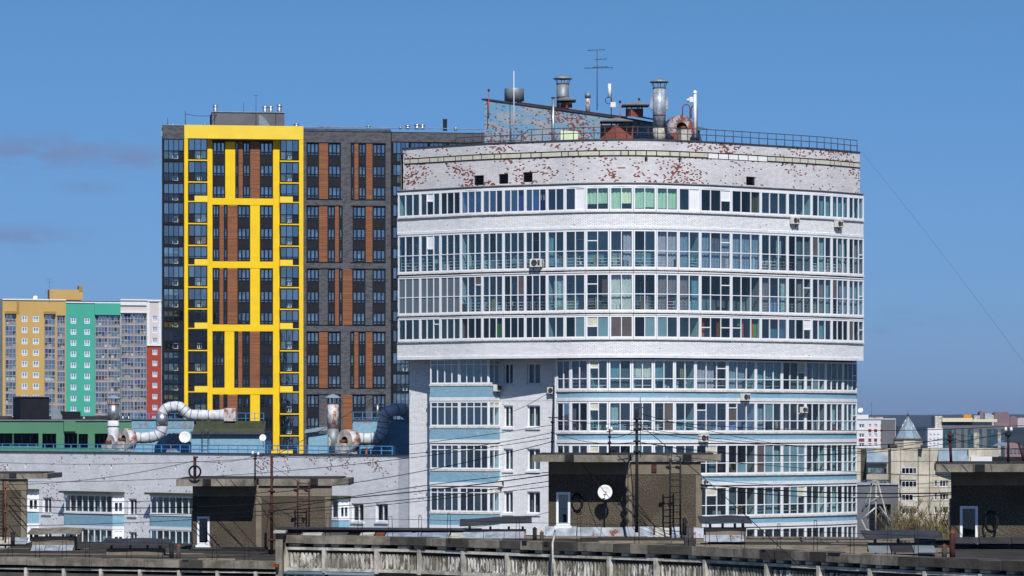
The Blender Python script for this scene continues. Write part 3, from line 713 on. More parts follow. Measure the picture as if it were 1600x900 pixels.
# returns where the flat wall meets the curved glazing
b = MB(); A = RP.at(0); B = LP.at(LP.L); b.ob((A.x-.12, A.y, 0), (.2, 0, 0), (0, B.y-A.y+.3, 0), (0, 0, z_(559)), 'brick_white'); b.build('corner_wall', TW)
# roof guard rail
gr = MB(); a, e = sx(712, -.6), sx(1346, -.6); L = e-a; npst = 44
for zz in (.55, .95):
    pts = [TP.at(a+L*i/80, ZT+zz-.35*(i < 14), -.6) for i in range(81)]
    gr.tube(pts, .028, 5, 'metal_dark')
for i in range(npst+1): p = TP.at(a+L*i/npst, ZT, -.6); gr.cyl(p, p+Vector((0, 0, .95)), .03, None, 5, 'metal_dark')
gr.build('guard_rail', TW)
# machine room on the roof, its top sloping down to the right
mp = Path([(757, 276), (1093, 287)])
prof = [(757, 156), (815, 164), (960, 184), (985, 187), (1093, 206)]
b = MB(); pr = [(mp.spx(px), Z(py, mp.at(mp.spx(px)).y)) for px, py in prof]
for (sa, za_), (sb, zb_) in zip(pr[:-1], pr[1:]):
    A, B = mp.at(sa), mp.at(sb); dv = Vector((.6, 8, 0))
    lo = lambda v: Vector((v.x, v.y, roof_z)); hi = lambda v, z: Vector((v.x, v.y, z))
    b.face([lo(A), lo(B), hi(B, zb_), hi(A, za_)], 'brick_machine', [(sa, roof_z), (sb, roof_z), (sb, zb_), (sa, za_)])
    b.face([hi(A, za_), hi(B, zb_), hi(B+dv, zb_), hi(A+dv, za_)], 'roof_felt')
A = mp.at(0); b.face([lo(A+dv), lo(A), hi(A, pr[0][1]), hi(A+dv, pr[0][1])], 'brick_machine')
A = mp.at(mp.L); b.face([lo(A), lo(A+dv), hi(A+dv, pr[-1][1]), hi(A, pr[-1][1])], 'brick_machine')
mr = b.build('machine_room', TW)
b = MB(); n3 = mp.nrm(1)[1]
for (sa, za_), (sb, zb_) in zip(pr[:-1], pr[1:]):
    A, B = hi(mp.at(sa), za_), hi(mp.at(sb), zb_); b.ob(A-n3*.4, B-A, n3*.5, (0, 0, .1), 'metal_dark')
for i in range(1, 3):
    A, B = hi(mp.at(pr[i][0]), pr[i][1]+.1), hi(mp.at(pr[i+1][0]), pr[i+1][1]+.1); b.ob(A-n3*.7, B-A, n3*.3, (0, 0, .17), 'rust_red')
b.build('roof_edge', mr)
b = MB(); s = mp.spx(861.5); zt_ = Z(153, 279); b.cyl(mp.at(s, roof_z, .25), mp.at(s, zt_, .25), .11, None, 10, 'galvanised_new'); b.cyl(mp.at(s, zt_, .25), mp.at(s, zt_+.07, .25), .17, None, 10, 'metal_dark'); b.build('drain_pipe', mr)
b = MB(); ribbon(b, mp, mp.spx(876), mp.spx(903), Z(222, 281), Z(206, 281), .0, .02, 'blind_lime'); b.build('paint_patch', mr)
b = MB(); s0, s1 = mp.spx(980), mp.spx(1090)
for i in range(30):
    q0, q1 = s0+(s1-s0)*i/30, s0+(s1-s0)*(i+1)/30; zz = Z(181+14*i/30, 284)+.05*(i % 2)
    b.ob(mp.at(q0, zz, 0), mp.at(q1)-mp.at(q0), n3*1.5+Vector((0, 0, -.3)), (0, 0, .05), 'canopy_blue')
b.build('lean_to_canopy', mr)
flush_panes(TW)

# ================================================================== generic facade in pixel rows
def wall_px(owner, path, x0, x1, y0, y1, D, m, off=0, dep=.3, holes=(), name='wall', z0=None):
    hs = [(path.spx(a, off), path.spx(b, off), Z(d, D), Z(c, D)) for a, b, c, d in holes]
    mb = MB(); facade(mb, path, path.spx(x0, off), path.spx(x1, off), Z(y1, D) if z0 is None else z0, Z(y0, D), hs, off, dep, m); return mb.build(name, owner)
def solid(owner, path, x0, x1, y0, y1, D, m, o0, o1, name, z0=None):
    mb = MB(); ribbon(mb, path, path.spx(x0, o1), path.spx(x1, o1), Z(y1, D) if z0 is None else z0, Z(y0, D), o0, o1, m, True); return mb.build(name, owner)
def win_px(owner, path, x0, x1, y0, y1, D, n, rows, mf, gf, off=0., **kw):
    return window(owner, path.at(path.spx(x0, off), 0, off), path.at(path.spx(x1, off), 0, off), Z(y1, D), Z(y0, D), n, rows, mf, gf, **kw)

# ================================================================== yellow, brown and dark grey tower
YT = thing('apartment_tower', (X(505, 518), 518, 0), 'dark grey high-rise with a bright yellow frame grid and brown wood strips', 'building')
YP = Path([(254, 510), (1000, 520.5)])
YD = 512.
G = 98.65
def gy(g, y): return y+G*g
farg = lambda i, j, n: random.choice(['glass_far']*6+['glass_blue']*2)
def fcol(x0, x1, owner=YT, n=3):
    """three windows and dark spandrels stacked in a column, for each group"""
    return (x0, x1, n)
YF = {0: dict(win=[(332, 352, 3), (367.5, 373, 1), (379.3, 391, 2), (406, 426.6, 3)], wood=[(373, 379.3), (391, 406)], col=[(352, 367.5)]),
      1: dict(win=[(332, 343, 2), (349.7, 355.7, 1), (371, 391, 3), (406, 426.6, 3)], wood=[(343, 349.7), (355.7, 371)], col=[]),
      2: dict(win=[(332, 343, 2), (349, 355.5, 1), (371, 391, 3), (406, 426.6, 3)], wood=[(343, 349), (355.5, 371)], col=[(391, 406)]),
      3: dict(win=[(332, 351, 3), (366, 372.3, 1), (378.5, 390.5, 2), (406, 426.6, 3)], wood=[(372.3, 378.5), (390.5, 406)], col=[(351, 366)]),
      4: dict(win=[(332, 343, 2), (349, 355.5, 1), (371, 391, 3), (406, 426.6, 3)], wood=[(343, 349), (355.5, 371)], col=[(391, 406)])}
GF = {0: ([(479, 498.5, 3), (512.6, 532.6, 3), (548, 553.6, 1), (560, 572, 2), (582, 602.5, 3)], [(498.5, 512.6), (553.6, 560), (572, 582)], [(532.6, 548)]),
      1: ([(479, 498.5, 3), (511.6, 523.5, 2), (529.5, 535.5, 1), (551, 571.5, 3), (582, 602.5, 3)], [(498.5, 511.6), (523.5, 529.5), (571.5, 582)], [(535.5, 551)]),
      2: ([(479, 498.5, 3), (512, 523.5, 2), (529.5, 535.5, 1), (550.5, 571, 3), (582, 602.5, 3)], [(523.5, 529.5), (535.5, 550.5)], [(498.5, 512), (571, 582)]),
      3: ([(479, 498.5, 3), (512, 532.5, 3), (547, 553.5, 1), (560, 571.5, 2), (582, 602.5, 3)], [(498.5, 512), (553.5, 560), (571.5, 582)], [(532.5, 547)]),
      4: ([(479, 498.5, 3), (512, 532.5, 3), (551, 571.5, 3), (582, 602.5, 3)], [(535.5, 550)], [(498.5, 512), (571.5, 582)])}
def tower_field(x0, x1, wins, woods, g, m):
    yb = gy(g, 310); ya = gy(g, 222)
    holes = [(a, b, ya, yb) for a, b, n in wins]
    for a, b, n in wins:
        for f, (wa, wb) in enumerate(((222.4, 242.6), (257.3, 276.2), (290.3, 309.6))):
            w = win_px(YT, YP, a+.3, b-.3, gy(g, wa), gy(g, wb), YD, n, (.24,), 'frame_dark', lambda i, j, k: ('glass_blue' if j == 0 else farg(i, j, k)), off=-.15, tf=.17, mw=.2, dep=.12)
            if f < 2: solid(YT, YP, a+.2, b-.2, gy(g, wb+.3), gy(g, (257.3, 290.3)[f]-.3), YD, 'panel_black', -.4, -.1, 'spandrel_panel')
            s0 = YP.spx(a, -.5); t, nn = YP.nrm(s0); wd = YP.spx(b, -.5)-s0
            for q in range(n):
                if R() < .6: curtain(YT, YP.at(s0+wd*(q+.12)/n, 0, -.55), t, nn, wd/n*random.choice((.35, .75, .75)), Z(gy(g, wb), YD), Z(gy(g, wa), YD), random.choice(['curtain_pale', 'curtain_grey', 'curtain_grey', 'curtain_teal', 'curtain_pale']) if R() > .06 else 'curtain_blue')
    for a, b in woods: solid(YT, YP, a, b, ya+.6, yb, YD, 'wood_cladding', -.1, .07, 'wood_strip')
    return holes
hy = []; hg = []
for g_ in range(5):
    hy += tower_field(331, 437, YF[g_]['win'], YF[g_]['wood'], g_, 'yellow_panel')
    hg += tower_field(474, 611, GF[g_][0], GF[g_][1], g_, 'brick_grey')
lower = gy(5, 222)
wall_px(YT, YP, 324, 438, 199, 720, YD, 'yellow_panel', 0, .35, hy, 'yellow_field', 0)
wall_px(YT, YP, 473.5, 611, 199.5, 720, YD, 'brick_grey', 0, .35, hg, 'grey_field', 0)
solid(YT, YP, 331, 427, 219, 222, YD, 'panel_black', -.2, .04, 'head_shade_strip')  # solid black strip painting the recess shade under the top beam
for g_ in range(5):
    for a, b in ((478.6, 533), (548, 603)): solid(YT, YP, a, b, gy(g_, 221), gy(g_, 222), YD, 'panel_black', -.1, .1, 'head_flashing')
    for a, b in ((478.6, 535), (548, 603)): solid(YT, YP, a, b, gy(g_, 309.8), gy(g_, 310.5), YD, 'panel_black', -.1, .1, 'foot_flashing')
# proud yellow frame
yf = MB()
for a, b in ((288, 293.8), (467.3, 474)): ribbon(yf, YP, YP.spx(a, 1.4), YP.spx(b, 1.4), 0, Z(218.6, YD), -.1, 1.4, 'yellow_panel', True)
yf.build('yellow_pier', YT)
solid(YT, YP, 288, 474, 197.6, 218.5, YD, 'yellow_pale_panel', -.1, 1.43, 'yellow_beam')
for a, b in ((324.3, 331), (427, 437.3)): solid(YT, YP, a, b, 219, 720, YD, 'yellow_panel', -.1, .06, 'yellow_pier', 0)
for g_ in range(1, 5):
    solid(YT, YP, 331.2, 426.8, gy(g_, 211.5), gy(g_, 221.6), YD, 'yellow_panel', -.1, .05, 'yellow_beam')
# balcony stacks inside the frame
def loggia_stack(x0, x1, flip, off, slabm, floors=15, pale=True, ncol=3, y00=218.7):
    for f in range(floors):
        g_, k = divmod(f, 3); ya = gy(g_, (y00, y00+35.3, y00+68.9)[k]); yb = gy(g_, (y00+32.3, y00+66.3, y00+97)[k])
        ym = ya+19.5
        third = (k == 2 and pale)
        yg = ya+19.3 if third else yb
        def gf(i, j, n):
            if not third and j == 0: return 'panel_black' if i == (0 if not flip else ncol-1) else 'glass_clear'
            return random.choice(['glass_blue', 'glass_far'])
        win_px(YT, YP, x0+.2, x1-.2, ya, yg, YD, ncol, (.43,) if not third else (.18,), 'frame_dark', gf, off=off, tf=.13, mw=.1, dep=.15)
        solid(YT, YP, x0, x1, yb+.1, yb+2.2, YD, slabm, -.3, off+.05, 'balcony_slab')
        if third:
            w = (x1-x0)/3
            c0, c1 = (x0+w, x1) if not flip else (x0, x1-w)
            d0, d1 = (x0, x0+w) if not flip else (x1-w, x1)
            solid(YT, YP, c0, c1, yg, yb, YD, 'yellow_pale_panel', off-.2, off+.02, 'yellow_panel'); solid(YT, YP, d0, d1, yg, yb, YD, 'panel_black', off-.2, off+.01, 'dark_panel')
        cx = (x0+x1)/2+(-2 if flip else 1)
        if not third: win_px(YT, YP, cx-(3 if flip else 1)+(4 if ncol > 3 else 0)-R(), cx+5+(4 if ncol > 3 else 0), ym+2.5, yb-1.5, YD, 1 if ncol > 3 else 2, (), 'white_trim', lambda i, j, k: 'glass_dark', off=off-.5, tf=.10, mw=.1, dep=.05)
        solid(YT, YP, x0, x1, ya, yb, YD, random.choice(['inner_wall', 'panel_black', 'ochre_dark' if R() < .25 else 'inner_wall']), off-1.7, off-1.5, 'loggia_wall')
loggia_stack(294, 324.2, False, 1.3, 'yellow_panel'); loggia_stack(437.6, 467.3, True, 1.3, 'yellow_panel')
# corner stacks of dark loggias
solid(YT, YP, 254, 288, 198, 218.6, YD, 'brick_grey', -.3, .12, 'parapet')
wall_px(YT, YP, 254, 255.3, 218, 720, YD, 'frame_dark', .12, .3, (), 'corner_post', 0)
loggia_stack(255, 287.6, True, .1, 'panel_black', 15, False, 4)
solid(YT, YP, 611.8, 770, 203.5, 218.5, YD, 'brick_grey', -.3, .0, 'parapet')
b = MB(); ribbon(b, YP, YP.spx(610.6), YP.spx(612), 0, Z(203, YD), -.1, .12, 'panel_black'); b.build('expansion_joint', YT)
loggia_stack(613, 640, False, 0, 'panel_black', 15, False, 4)
for k in range(4): win_px(YT, YP, 641+k*30, 669+k*30, 219.5, 250, YD, 4, (.4,), 'frame_dark', lambda i, j, n: 'glass_blue' if R() < .6 else 'glass_clear', off=0, tf=.13, mw=.1)
wall_px(YT, YP, 611, 800, 218, 720, YD, 'panel_black', -1.8, .1, (), 'back_wall', 0)
# body
b = MB(); A, B = YP.at(0, 0, -1.9), YP.at(YP.spx(800), 0, -1.9); zt = Z(199, YD)
for p, q in ((A+Vector((0, 22, 0)), A), (B, B+Vector((0, 22, 0)))): b.face([(p.x, p.y, 0), (q.x, q.y, 0), (q.x, q.y, zt), (p.x, p.y, zt)], 'panel_grey')
b.face([(A.x, A.y, 0), (B.x, B.y, 0), (B.x, B.y, zt-.5), (A.x, A.y, zt-.5)], 'inner_wall')
A = YP.at(0, zt-.4, .1); B = YP.at(YP.spx(800), zt-.4, .1); b.face([A, B, B+Vector((0, 24, 0)), A+Vector((0, 24, 0))], 'roof_felt'); b.face([A-Vector((0, 0, zt-.4)), A-Vector((0, -2, zt-.4)), A+Vector((0, 2, 0)), A], 'frame_dark')
b.build('body', YT)
solid(YT, YP, 253.8, 800, 196.6, 197.6, YD, 'galvanised_new', -.4, .2, 'coping').location.z = 0
# penthouse
PH = Path([(331, 519), (444.5, 520.2)])
solid(YT, PH, 331, 444.5, 175, 197.5, 519, 'panel_grey', -8, 0, 'penthouse'); solid(YT, PH, 330.5, 445, 174, 175.2, 519, 'galvanised_new', -8.2, .15, 'penthouse_coping')
for x in (335, 399.5, 430.5): solid(YT, PH, x, x+.9, 175.4, 197, 519, 'panel_black', -.1, .05, 'joint_cover')

# ================================================================== far coloured blocks on the left
def far_loggias(owner, path, x0, x1, y0, n, pitch, D, ncell, mf, off=-.5, band='balcony_clutter', hgt=None):
    h = hgt or pitch
    for f in range(n):
        ya = y0+f*pitch
        for c in range(ncell):
            a, b = x0+(x1-x0)*c/ncell, x0+(x1-x0)*(c+1)/ncell
            wdw = win_px(owner, path, a+.2, b-.2, ya+.3, ya+h-1.2, D, 3 if b-a < 18 else 4, (.5,), mf, lambda i, j, k: ('glass_far' if R() < .45 else 'glass_clear') if j == 0 else random.choice(['glass_far', 'glass_far', 'glass_blue', 'glass_clear', 'curtain_blue' if R() < .4 else 'glass_far']), off=off, tf=.16, mw=.12, dep=.2)
        solid(owner, path, x0, x1, ya+h-1.3, ya+h+.3, D, mf, off-1.5, off+.08, 'balcony_slab')
    mb = MB()
    for f in range(n):
        for k in range(int((x1-x0)/2.2)):
            xx = x0+R()*(x1-x0-2); s = path.spx(xx, off-.6); z = Z(y0+(f+1)*pitch-1.5, D); t, nn = path.nrm(s)
            mb.ob(path.at(s, z, off-.9+R()*.3), t*(.3+R()*1.2), nn*.4, (0, 0, .4+R()*1.1), random.choice(['balcony_clutter', 'balcony_clutter', 'cloth_white', 'cloth_tan', 'curtain_blue', 'cloth_red' if R() < .3 else 'balcony_clutter']))
    tag(mb.build('balcony_things', owner), kind='stuff')
    solid(owner, path, x0, x1, y0-.5, y0+n*pitch, D, 'inner_wall', off-2.2, off-2, 'loggia_wall')
def far_windows(owner, path, xs, y0, h, pitch, n, D, m='white_pvc'):
    hs = []
    for f in range(n):
        for a, b in xs:
            ya = y0+f*pitch; hs.append((a, b, ya, ya+h))
            win_px(owner, path, a, b, ya, ya+h, D, 2, (.3,), m, lambda i, j, k: random.choice(['glass_far', 'glass_clear', 'glass_blue']), off=-.12, tf=.17, mw=.17, dep=.12)
    return hs
FP = Path([(-60, 955), (3, 955), (260, 968)]); FD = 960.
OC = thing('apartment_block', (X(50, FD), FD, 0), 'ochre yellow apartment block with white capped roof, leftmost of the distant row', 'building')
hs = far_windows(OC, FP, [(34, 42.6), (51.5, 60.5)], 493.8, 9.3, 17.55, 10, FD)
hs += [(8, 25.3, 491.5, 668), (69.2, 86.6, 491.5, 668), (88.7, 102, 493, 668)]
wall_px(OC, FP, 4, 103, 469.5, 700, FD, 'ochre_wall', 0, .5, hs, 'wall', 0)
for a, b in ((8, 25.3), (69.2, 86.6)):
    far_loggias(OC, FP, a, b, 491.5, 11, 17.5, FD, 1, 'far_frame'); solid(OC, FP, a-.5, b+.5, 487, 491, FD, 'ochre_dark', -.1, .8, 'canopy')
far_loggias(OC, FP, 88.7, 102, 493, 11, 17.4, FD, 1, 'far_frame')
solid(OC, FP, 26, 30, 470, 491, FD, 'ochre_dark', -.1, .12, 'shallow_pilaster'); solid(OC, FP, 4, 103, 467.6, 469.6, FD, 'white_trim', -.5, .3, 'roof_coping')
solid(OC, FP, 77, 129.5, 452.5, 468.5, 966, 'ochre_wall', -12, -6, 'penthouse'); solid(OC, FP, 123.5, 129.5, 446.5, 455, 966, 'ochre_dark', -10, -5.9, 'chimney')
solid(OC, FP, -1, 4.2, 468, 700, FD, 'panel_grey', -8, -.4, 'side_wall', 0)
TE = thing('apartment_block', (X(145, FD), FD, 0), 'turquoise apartment block between the ochre block and the white and red one', 'building')
hs = far_windows(TE, FP, [(110.5, 119), (132, 140.3)], 496, 9.3, 17.35, 10, FD)+[(148.4, 188, 492.3, 668)]
wall_px(TE, FP, 103, 188.3, 473, 700, FD, 'teal_wall', 0.06, .5, hs, 'wall', 0)
far_loggias(TE, FP, 148.4, 188, 492.3, 11, 17.25, FD, 2, 'far_frame'); solid(TE, FP, 103, 188.3, 471.3, 473.2, FD, 'white_trim', -.5, .3, 'roof_coping')
solid(TE, FP, 148, 188.3, 473.4, 491.5, FD, 'teal_wall', 0, .5, 'cornice')
WH = thing('apartment_block', (X(222, FD), FD, 0), 'pale pink and red apartment block with grey glazed balconies beside the tall dark tower', 'building')
hs = [(189, 229.2, 488.5, 668)]+far_windows(WH, FP, [(238.3, 245.8)], 492.3, 9.3, 17.4, 10, FD)
wall_px(WH, FP, 188.3, 252, 468, 538.8, FD, 'pinkish_wall', .1, .5, [h for h in hs if h[3] < 538 or h[0] < 200], 'wall')
wall_px(WH, FP, 229.4, 252, 538.8, 700, FD, 'red_wall', .1, .5, [h for h in hs if h[2] > 538], 'red_wall', 0)
far_loggias(WH, FP, 189, 229.2, 488.5, 11, 17.2, FD, 2, 'far_frame')
for a, b, c, d in ((188.3, 229.6, 466.3, 468.3), (188.3, 229, 471, 476), (188.3, 229.6, 485.6, 488), (229.6, 252, 466.8, 469.5), (229.4, 252, 537.5, 539.5)): solid(WH, FP, a, b, c, d, FD, 'white_trim', -.3, .5, 'cornice')
for a, b in ((230, 233.5), (248, 251.5)): solid(WH, FP, a, b, 469.5, 538, FD, 'white_trim', 0, .3, 'pilaster')
for o, a, b in ((OC, 4, 103), (TE, 103, 188), (WH, 188, 252)):
    m = MB(); p, q = FP.at(FP.spx(a), Z(470, FD), -.4), FP.at(FP.spx(b), Z(470, FD), -.4); m.face([p, q, q+Vector((0, 14, 0)), p+Vector((0, 14, 0))], 'roof_felt'); m.build('roof', o)

# ================================================================== green low building
GN = thing('shop_building', (X(100, 380), 380, 0), 'low green rendered building with dark windows and roof vents behind the blue railing', 'building')
GP = Path([(-60, 378), (215, 384)]); GD = 380
hs = [(-20, 20, 677, 697), (21, 60.5, 677, 697), (66, 88, 677.5, 700), (100.5, 121, 677, 700), (122.5, 137.5, 678, 700), (148, 170, 677.5, 700)]
wall_px(GN, GP, -60, 206, 657.5, 720, GD, 'green_wall', 0, .3, hs, 'wall', 0)
solid(GN, GP, 100, 118, 658, 674, GD, 'green_wall', 0, .35, 'pilaster'); solid(GN, GP, -60, 206, 655.8, 657.6, GD, 'galvanised_new', -.4, .15, 'roof_coping')
for a, b, c, d in hs: win_px(GN, GP, a, b, c, d, GD, 3, (), 'frame_dark', lambda i, j, k: 'glass_dark', off=-.2)
solid(GN, GP, -60, 206, 655, 720, GD, 'panel_black', -3, -1.5, 'back_wall'); solid(GN, GP, -60, 206, 650, 656.5, GD+12, 'roof_felt', -24, -8, 'roof')
solid(GN, GP, 32, 77, 620, 656, GD+6, 'panel_black', -8, -4, 'plant_room'); solid(GN, GP, 31.5, 77.5, 619, 620.5, GD+6, 'galvanised_new', -8.1, -3.8, 'plant_room_coping'); solid(GN, GP, 99, 126, 643, 656, GD+5, 'panel_black', -8, -3, 'plant_box')

# ================================================================== left wing of the white building
WG = thing('apartment_wing', (X(300, 290), 290, 0), 'low white painted brick wing with blue balcony bands behind the left rooftop huts', 'building')
WP = Path([(-60, 315.8), (622.5, 273.8), (641, 272.3)])
def wz(px, py): return Z(py, WP.at(WP.spx(px)).y)
def wrect(a, b, c, d): x = (a+b)/2; return (WP.spx(a), WP.spx(b), wz(x, d), wz(x, c))
holes = []; pans = []
for a, b, c, d in ((66.5, 80, 777, 803), (200.5, 213.5, 779, 806), (549.5, 568, 786.5, 816), (587, 606, 787, 816), (66.5, 80, 829, 855), (200.5, 213.5, 831, 858)):
    holes.append(wrect(a, b, c, d))
for x, y in ((11, 728), (40, 727), (139.5, 728), (174, 729), (274.5, 730.5), (415.5, 732), (448.5, 733)): holes.append(wrect(x-1.1, x+1.1, y-3, y+3.5))
wt = wz(300, 709)
m = MB(); facade(m, WP, 0, WP.s[1], 0, wt, holes, 0, .28, 'brick_wing'); m.build('wall', WG)
m = MB(); facade(m, WP, WP.s[1], WP.L, 0, wt, [], 0, .28, 'brick_white'); m.build('corner_wall', WG)
m = MB(); ribbon(m, WP, 0, WP.L, 0, wt-.5, -1.4, -1.2, 'inner_wall'); m.build('room_wall', WG)
m = MB(); ribbon(m, WP, 0, WP.L, wt, wt+.09, -.6, .08, 'metal_dark', True); m.build('coping', WG)
for h in holes[:6]:
    window(WG, WP.at(h[0], 0, -.15), WP.at(h[1], 0, -.15), h[2]+.05, h[3], 2, (), 'white_pvc', lambda i, j, k: 'glass_dark', tf=.10, mw=.09)
    m = MB(); m.ob(WP.at(h[0]-.06, h[2]-.1, -.2), WP.at(h[1]+.06)-WP.at(h[0]-.06), WP.nrm(1)[1]*.32, (0, 0, .14), 'white_trim'); m.build('window_sill', WG)
    curtain(WG, WP.at(h[0]+.1, 0, -.5), WP.nrm(1)[0], WP.nrm(1)[1], (h[1]-h[0])*random.choice((.3, .5)), h[2], h[3], 'curtain_pale')
def wing_box(x0, x1, x2, y1, y2, yb, y3, y4, nn, first='glass_teal'):
    pr_ = .8; p = Path([WP.at(WP.spx(x0, pr_)-.03).xy, WP.at(WP.spx(x0, pr_), 0, pr_).xy, WP.at(WP.spx(x1, pr_), 0, pr_).xy, WP.at(WP.spx(x2)).xy], xy=True); D = p.p[1].y
    for (c, d) in ((y1, y2), (y3, y4)):
        window(WG, p.at(p.s[1]+.02), p.at(p.s[2]-.02), Z(d, D), Z(c, D), nn, (), 'white_pvc', lambda i, j, k: random.choice([first, 'glass_teal', 'glass_dark', 'glass_clear']), tf=.08, mw=.09)
        window(WG, p.at(p.s[2]+.03), p.at(p.L-.02), Z(d, D), Z(c, D), 2, (.62,), 'white_pvc', lambda i, j, k: 'white_pvc' if j == k-1 else 'glass_dark', tf=.15, mw=.1)
        m = MB(); ribbon(m, p, 0, p.L, Z(d, D)-.14, Z(d, D), -.1, .05, 'white_trim'); m.build('sill', WG); m = MB(); ribbon(m, p, 0, p.L, Z(c, D), Z(c, D)+.13, -.6, .05, 'white_trim'); m.build('lintel', WG)
        m = MB(); ribbon(m, p, .2, p.L-.1, Z(d, D), Z(c, D), -.6, -.5, 'inner_wall'); m.build('room_wall', WG)
        for k in range(nn):
            if R() < .4: curtain(WG, p.at(p.s[1]+(p.s[2]-p.s[1])*k/nn, 0, -.3), *WP.nrm(1), (p.s[2]-p.s[1])/nn*.9, Z(d, D), Z(c, D), random.choice(['curtain_teal', 'curtain_brown', 'curtain_rose', 'curtain_grey', 'curtain_pale']))
    m = MB(); ribbon(m, p, 0, p.L, Z(yb, D), Z(y2+3, D), -.2, 0, 'brick_blue'); m.build('spandrel', WG)
    m = MB(); ribbon(m, p, 0, p.L, Z(y3-2, D), Z(yb, D), -.2, .04, 'white_trim'); m.build('spandrel_band', WG)
    m = MB(); ribbon(m, p, .05, p.L, Z(y1-2.6, D), Z(y1-5.5, D), -.6, .35, 'olive_sheet'); m.build('canopy', WG)
    # lower part goes on down
    m = MB(); ribbon(m, p, 0, p.L, 0, Z(y4+2, D), -.2, -.02, 'brick_blue'); m.build('spandrel', WG)
wing_box(100.5, 176, 194, 772.5, 799.5, 820, 824.5, 852, 8)
wing_box(235, 305, 322, 775, 802.5, 822, 827, 856, 7)
wing_box(15, 43, 61, 769, 797, 817, 821, 848, 3)
wing_box(489, 529.5, 546, 779.5, 809, 829, 834, 862, 4, 'glass_dark')
# wing roof
m = MB(); q = [WP.at(s, wt-.35, -.4) for s in WP.s]; m.face(q+[Vector((q[-1].x, 312, wt-.35)), Vector((q[0].x, 332, wt-.35))], 'roof_felt'); m.face([Vector((q[0].x, 332, 0)), Vector((q[-1].x, 312, 0)), Vector((q[-1].x, 312, wt-.35)), Vector((q[0].x, 332, wt-.35))], 'brick_wing'); m.build('roof', WG)
m = MB(); a, e = .5, WP.spx(607)
for zz in (.35, .68): m.tube([WP.at(a+(e-a)*i/30, wt+zz, -.45) for i in range(31)], .035, 5, 'paint_blue')
k = 0
while a+k*1.23 < e:
    p = WP.at(a+k*1.23, wt, -.45); m.box(p.x-.035, p.x+.035, p.y-.035, p.y+.035, wt-.2, wt+.68, 'paint_blue'); k += 1
m.build('guard_rail', WG)
# brick machine rooms on the wing roof
RZ = wt-.35
def mroom(x0, x1, ya, D, dep, m1, peel_top=None, ab=None, label=None):
    m = MB(); m.box(X(x0, D), X(x1, D), D, D+dep, RZ, Z(ya, D), m1); r = m.build('machine_room', WG)
    m = MB(); m.box(X(x0, D)-.1, X(x1, D)+.1, D-.1, D+dep+.1, Z(ya, D), Z(ya, D)+.09, 'metal_dark'); m.build('roof_edge', r)
    if peel_top: m = MB(); m.box(X(x0, D)+.1, X(x1, D)-.1, D-.03, D+.1, Z(peel_top[1], D), Z(peel_top[0], D), 'brick_blue_peeling'); m.build('peeling_panel', r)
    return r
MR1 = mroom(206, 303, 656.5, 312, 6, 'brick_blue', (659, 669)); MR2 = mroom(299, 414, 676, 308, 8, 'brick_blue'); MR3 = mroom(552, 640, 657, 303, 8, 'brick_blue', (659, 674))
m = MB(); m.box(X(261, 312), X(285, 312), 311.95, 312.1, RZ, Z(676, 312), 'brick_blue_peeling'); m.build('peeling_panel', MR1)
m = MB(); m.box(X(551, 296), X(641, 296), 296, 302.8, RZ, Z(661, 296), 'brick_blue'); m.build('machine_room', WG)
m = MB(); m.box(X(306, 308), X(410, 308), 308.3, 312, Z(676, 308), Z(658, 308), 'olive_sheet'); m.ob(P(301, 676, 307.7), (X(413, 308)-X(301, 308), 0, 0), (0, 2, .9), (0, 0, .08), 'olive_sheet'); m.box(X(299, 308), X(414, 308), 307.6, 308.1, Z(678.5, 308), Z(674, 308), 'metal_dark'); m.build('dormer', MR2)
for (x0, x1, y, D) in ((206, 300, 645.5, 313), (370, 412, 645, 311), (552, 610, 643.5, 304)):
    m = MB()
    for zz in (0, .45): m.box(X(x0, D), X(x1, D), D, D+.05, Z(y, D)-zz-.04, Z(y, D)-zz, 'paint_blue')
    k = int((x1-x0)/12)
    for i in range(k+1): xx = X(x0+(x1-x0)*i/k, D); m.box(xx-.03, xx+.03, D, D+.05, Z(657, D), Z(y, D), 'paint_blue')
    m.build('guard_rail', WG)

# ================================================================== rooftop equipment
def arc(c, u, v, r, a0, a1, n=10):
    c, u, v = Vector(c), Vector(u), Vector(v); return [c+u*(r*math.cos(math.radians(a0+(a1-a0)*i/n)))+v*(r*math.sin(math.radians(a0+(a1-a0)*i/n))) for i in range(n+1)]
UX, UY, UZ = Vector((1, 0, 0)), Vector((0, 1, 0)), Vector((0, 0, 1))
def flue(px, yb, yt, rpx, D, m, label, capy, caprpx, low=None, caph=6, m2='galvanised_grey'):
    b = P(px, yb, D); t = thing('flue_pipe', b, label, 'chimney'); r = rpx/F*D; cz = Z(capy, D); cr = caprpx/F*D
    q = MB()
    if low: q.cyl(b, (b.x, b.y, Z(low[0], D)), r*.98, None, 20, low[1]); q.cyl((b.x, b.y, Z(low[0], D)), (b.x, b.y, Z(yt, D)), r, None, 20, m)
    else: q.cyl(b, (b.x, b.y, Z(yt, D)), r, None, 20, m)
    for y in (yt, (yt+yb)/2): q.cyl((b.x, b.y, Z(y, D)-.08), (b.x, b.y, Z(y, D)), r*1.04, None, 20, 'rust')
    q.build('pipe', t)
    q = MB(); q.lathe((b.x, b.y, cz), [(cr, -.06), (cr, 0), (cr*.55, caph/F*D*.55), (0, caph/F*D)], 20, m2); q.lathe((b.x, b.y, cz), [(0, -.02), (cr, -.06)], 20, 'metal_dark'); q.build('rain_cap', t)
    q = MB()
    for k in range(6):
        a = k*math.pi/3+.3; q.cyl((b.x+r*.95*math.cos(a), b.y+r*.95*math.sin(a), Z(yt, D)), (b.x+cr*.85*math.cos(a), b.y+cr*.85*math.sin(a), cz-.03), .03, None, 4, 'metal_dark')
    q.build('cap_strut', t)
    return t
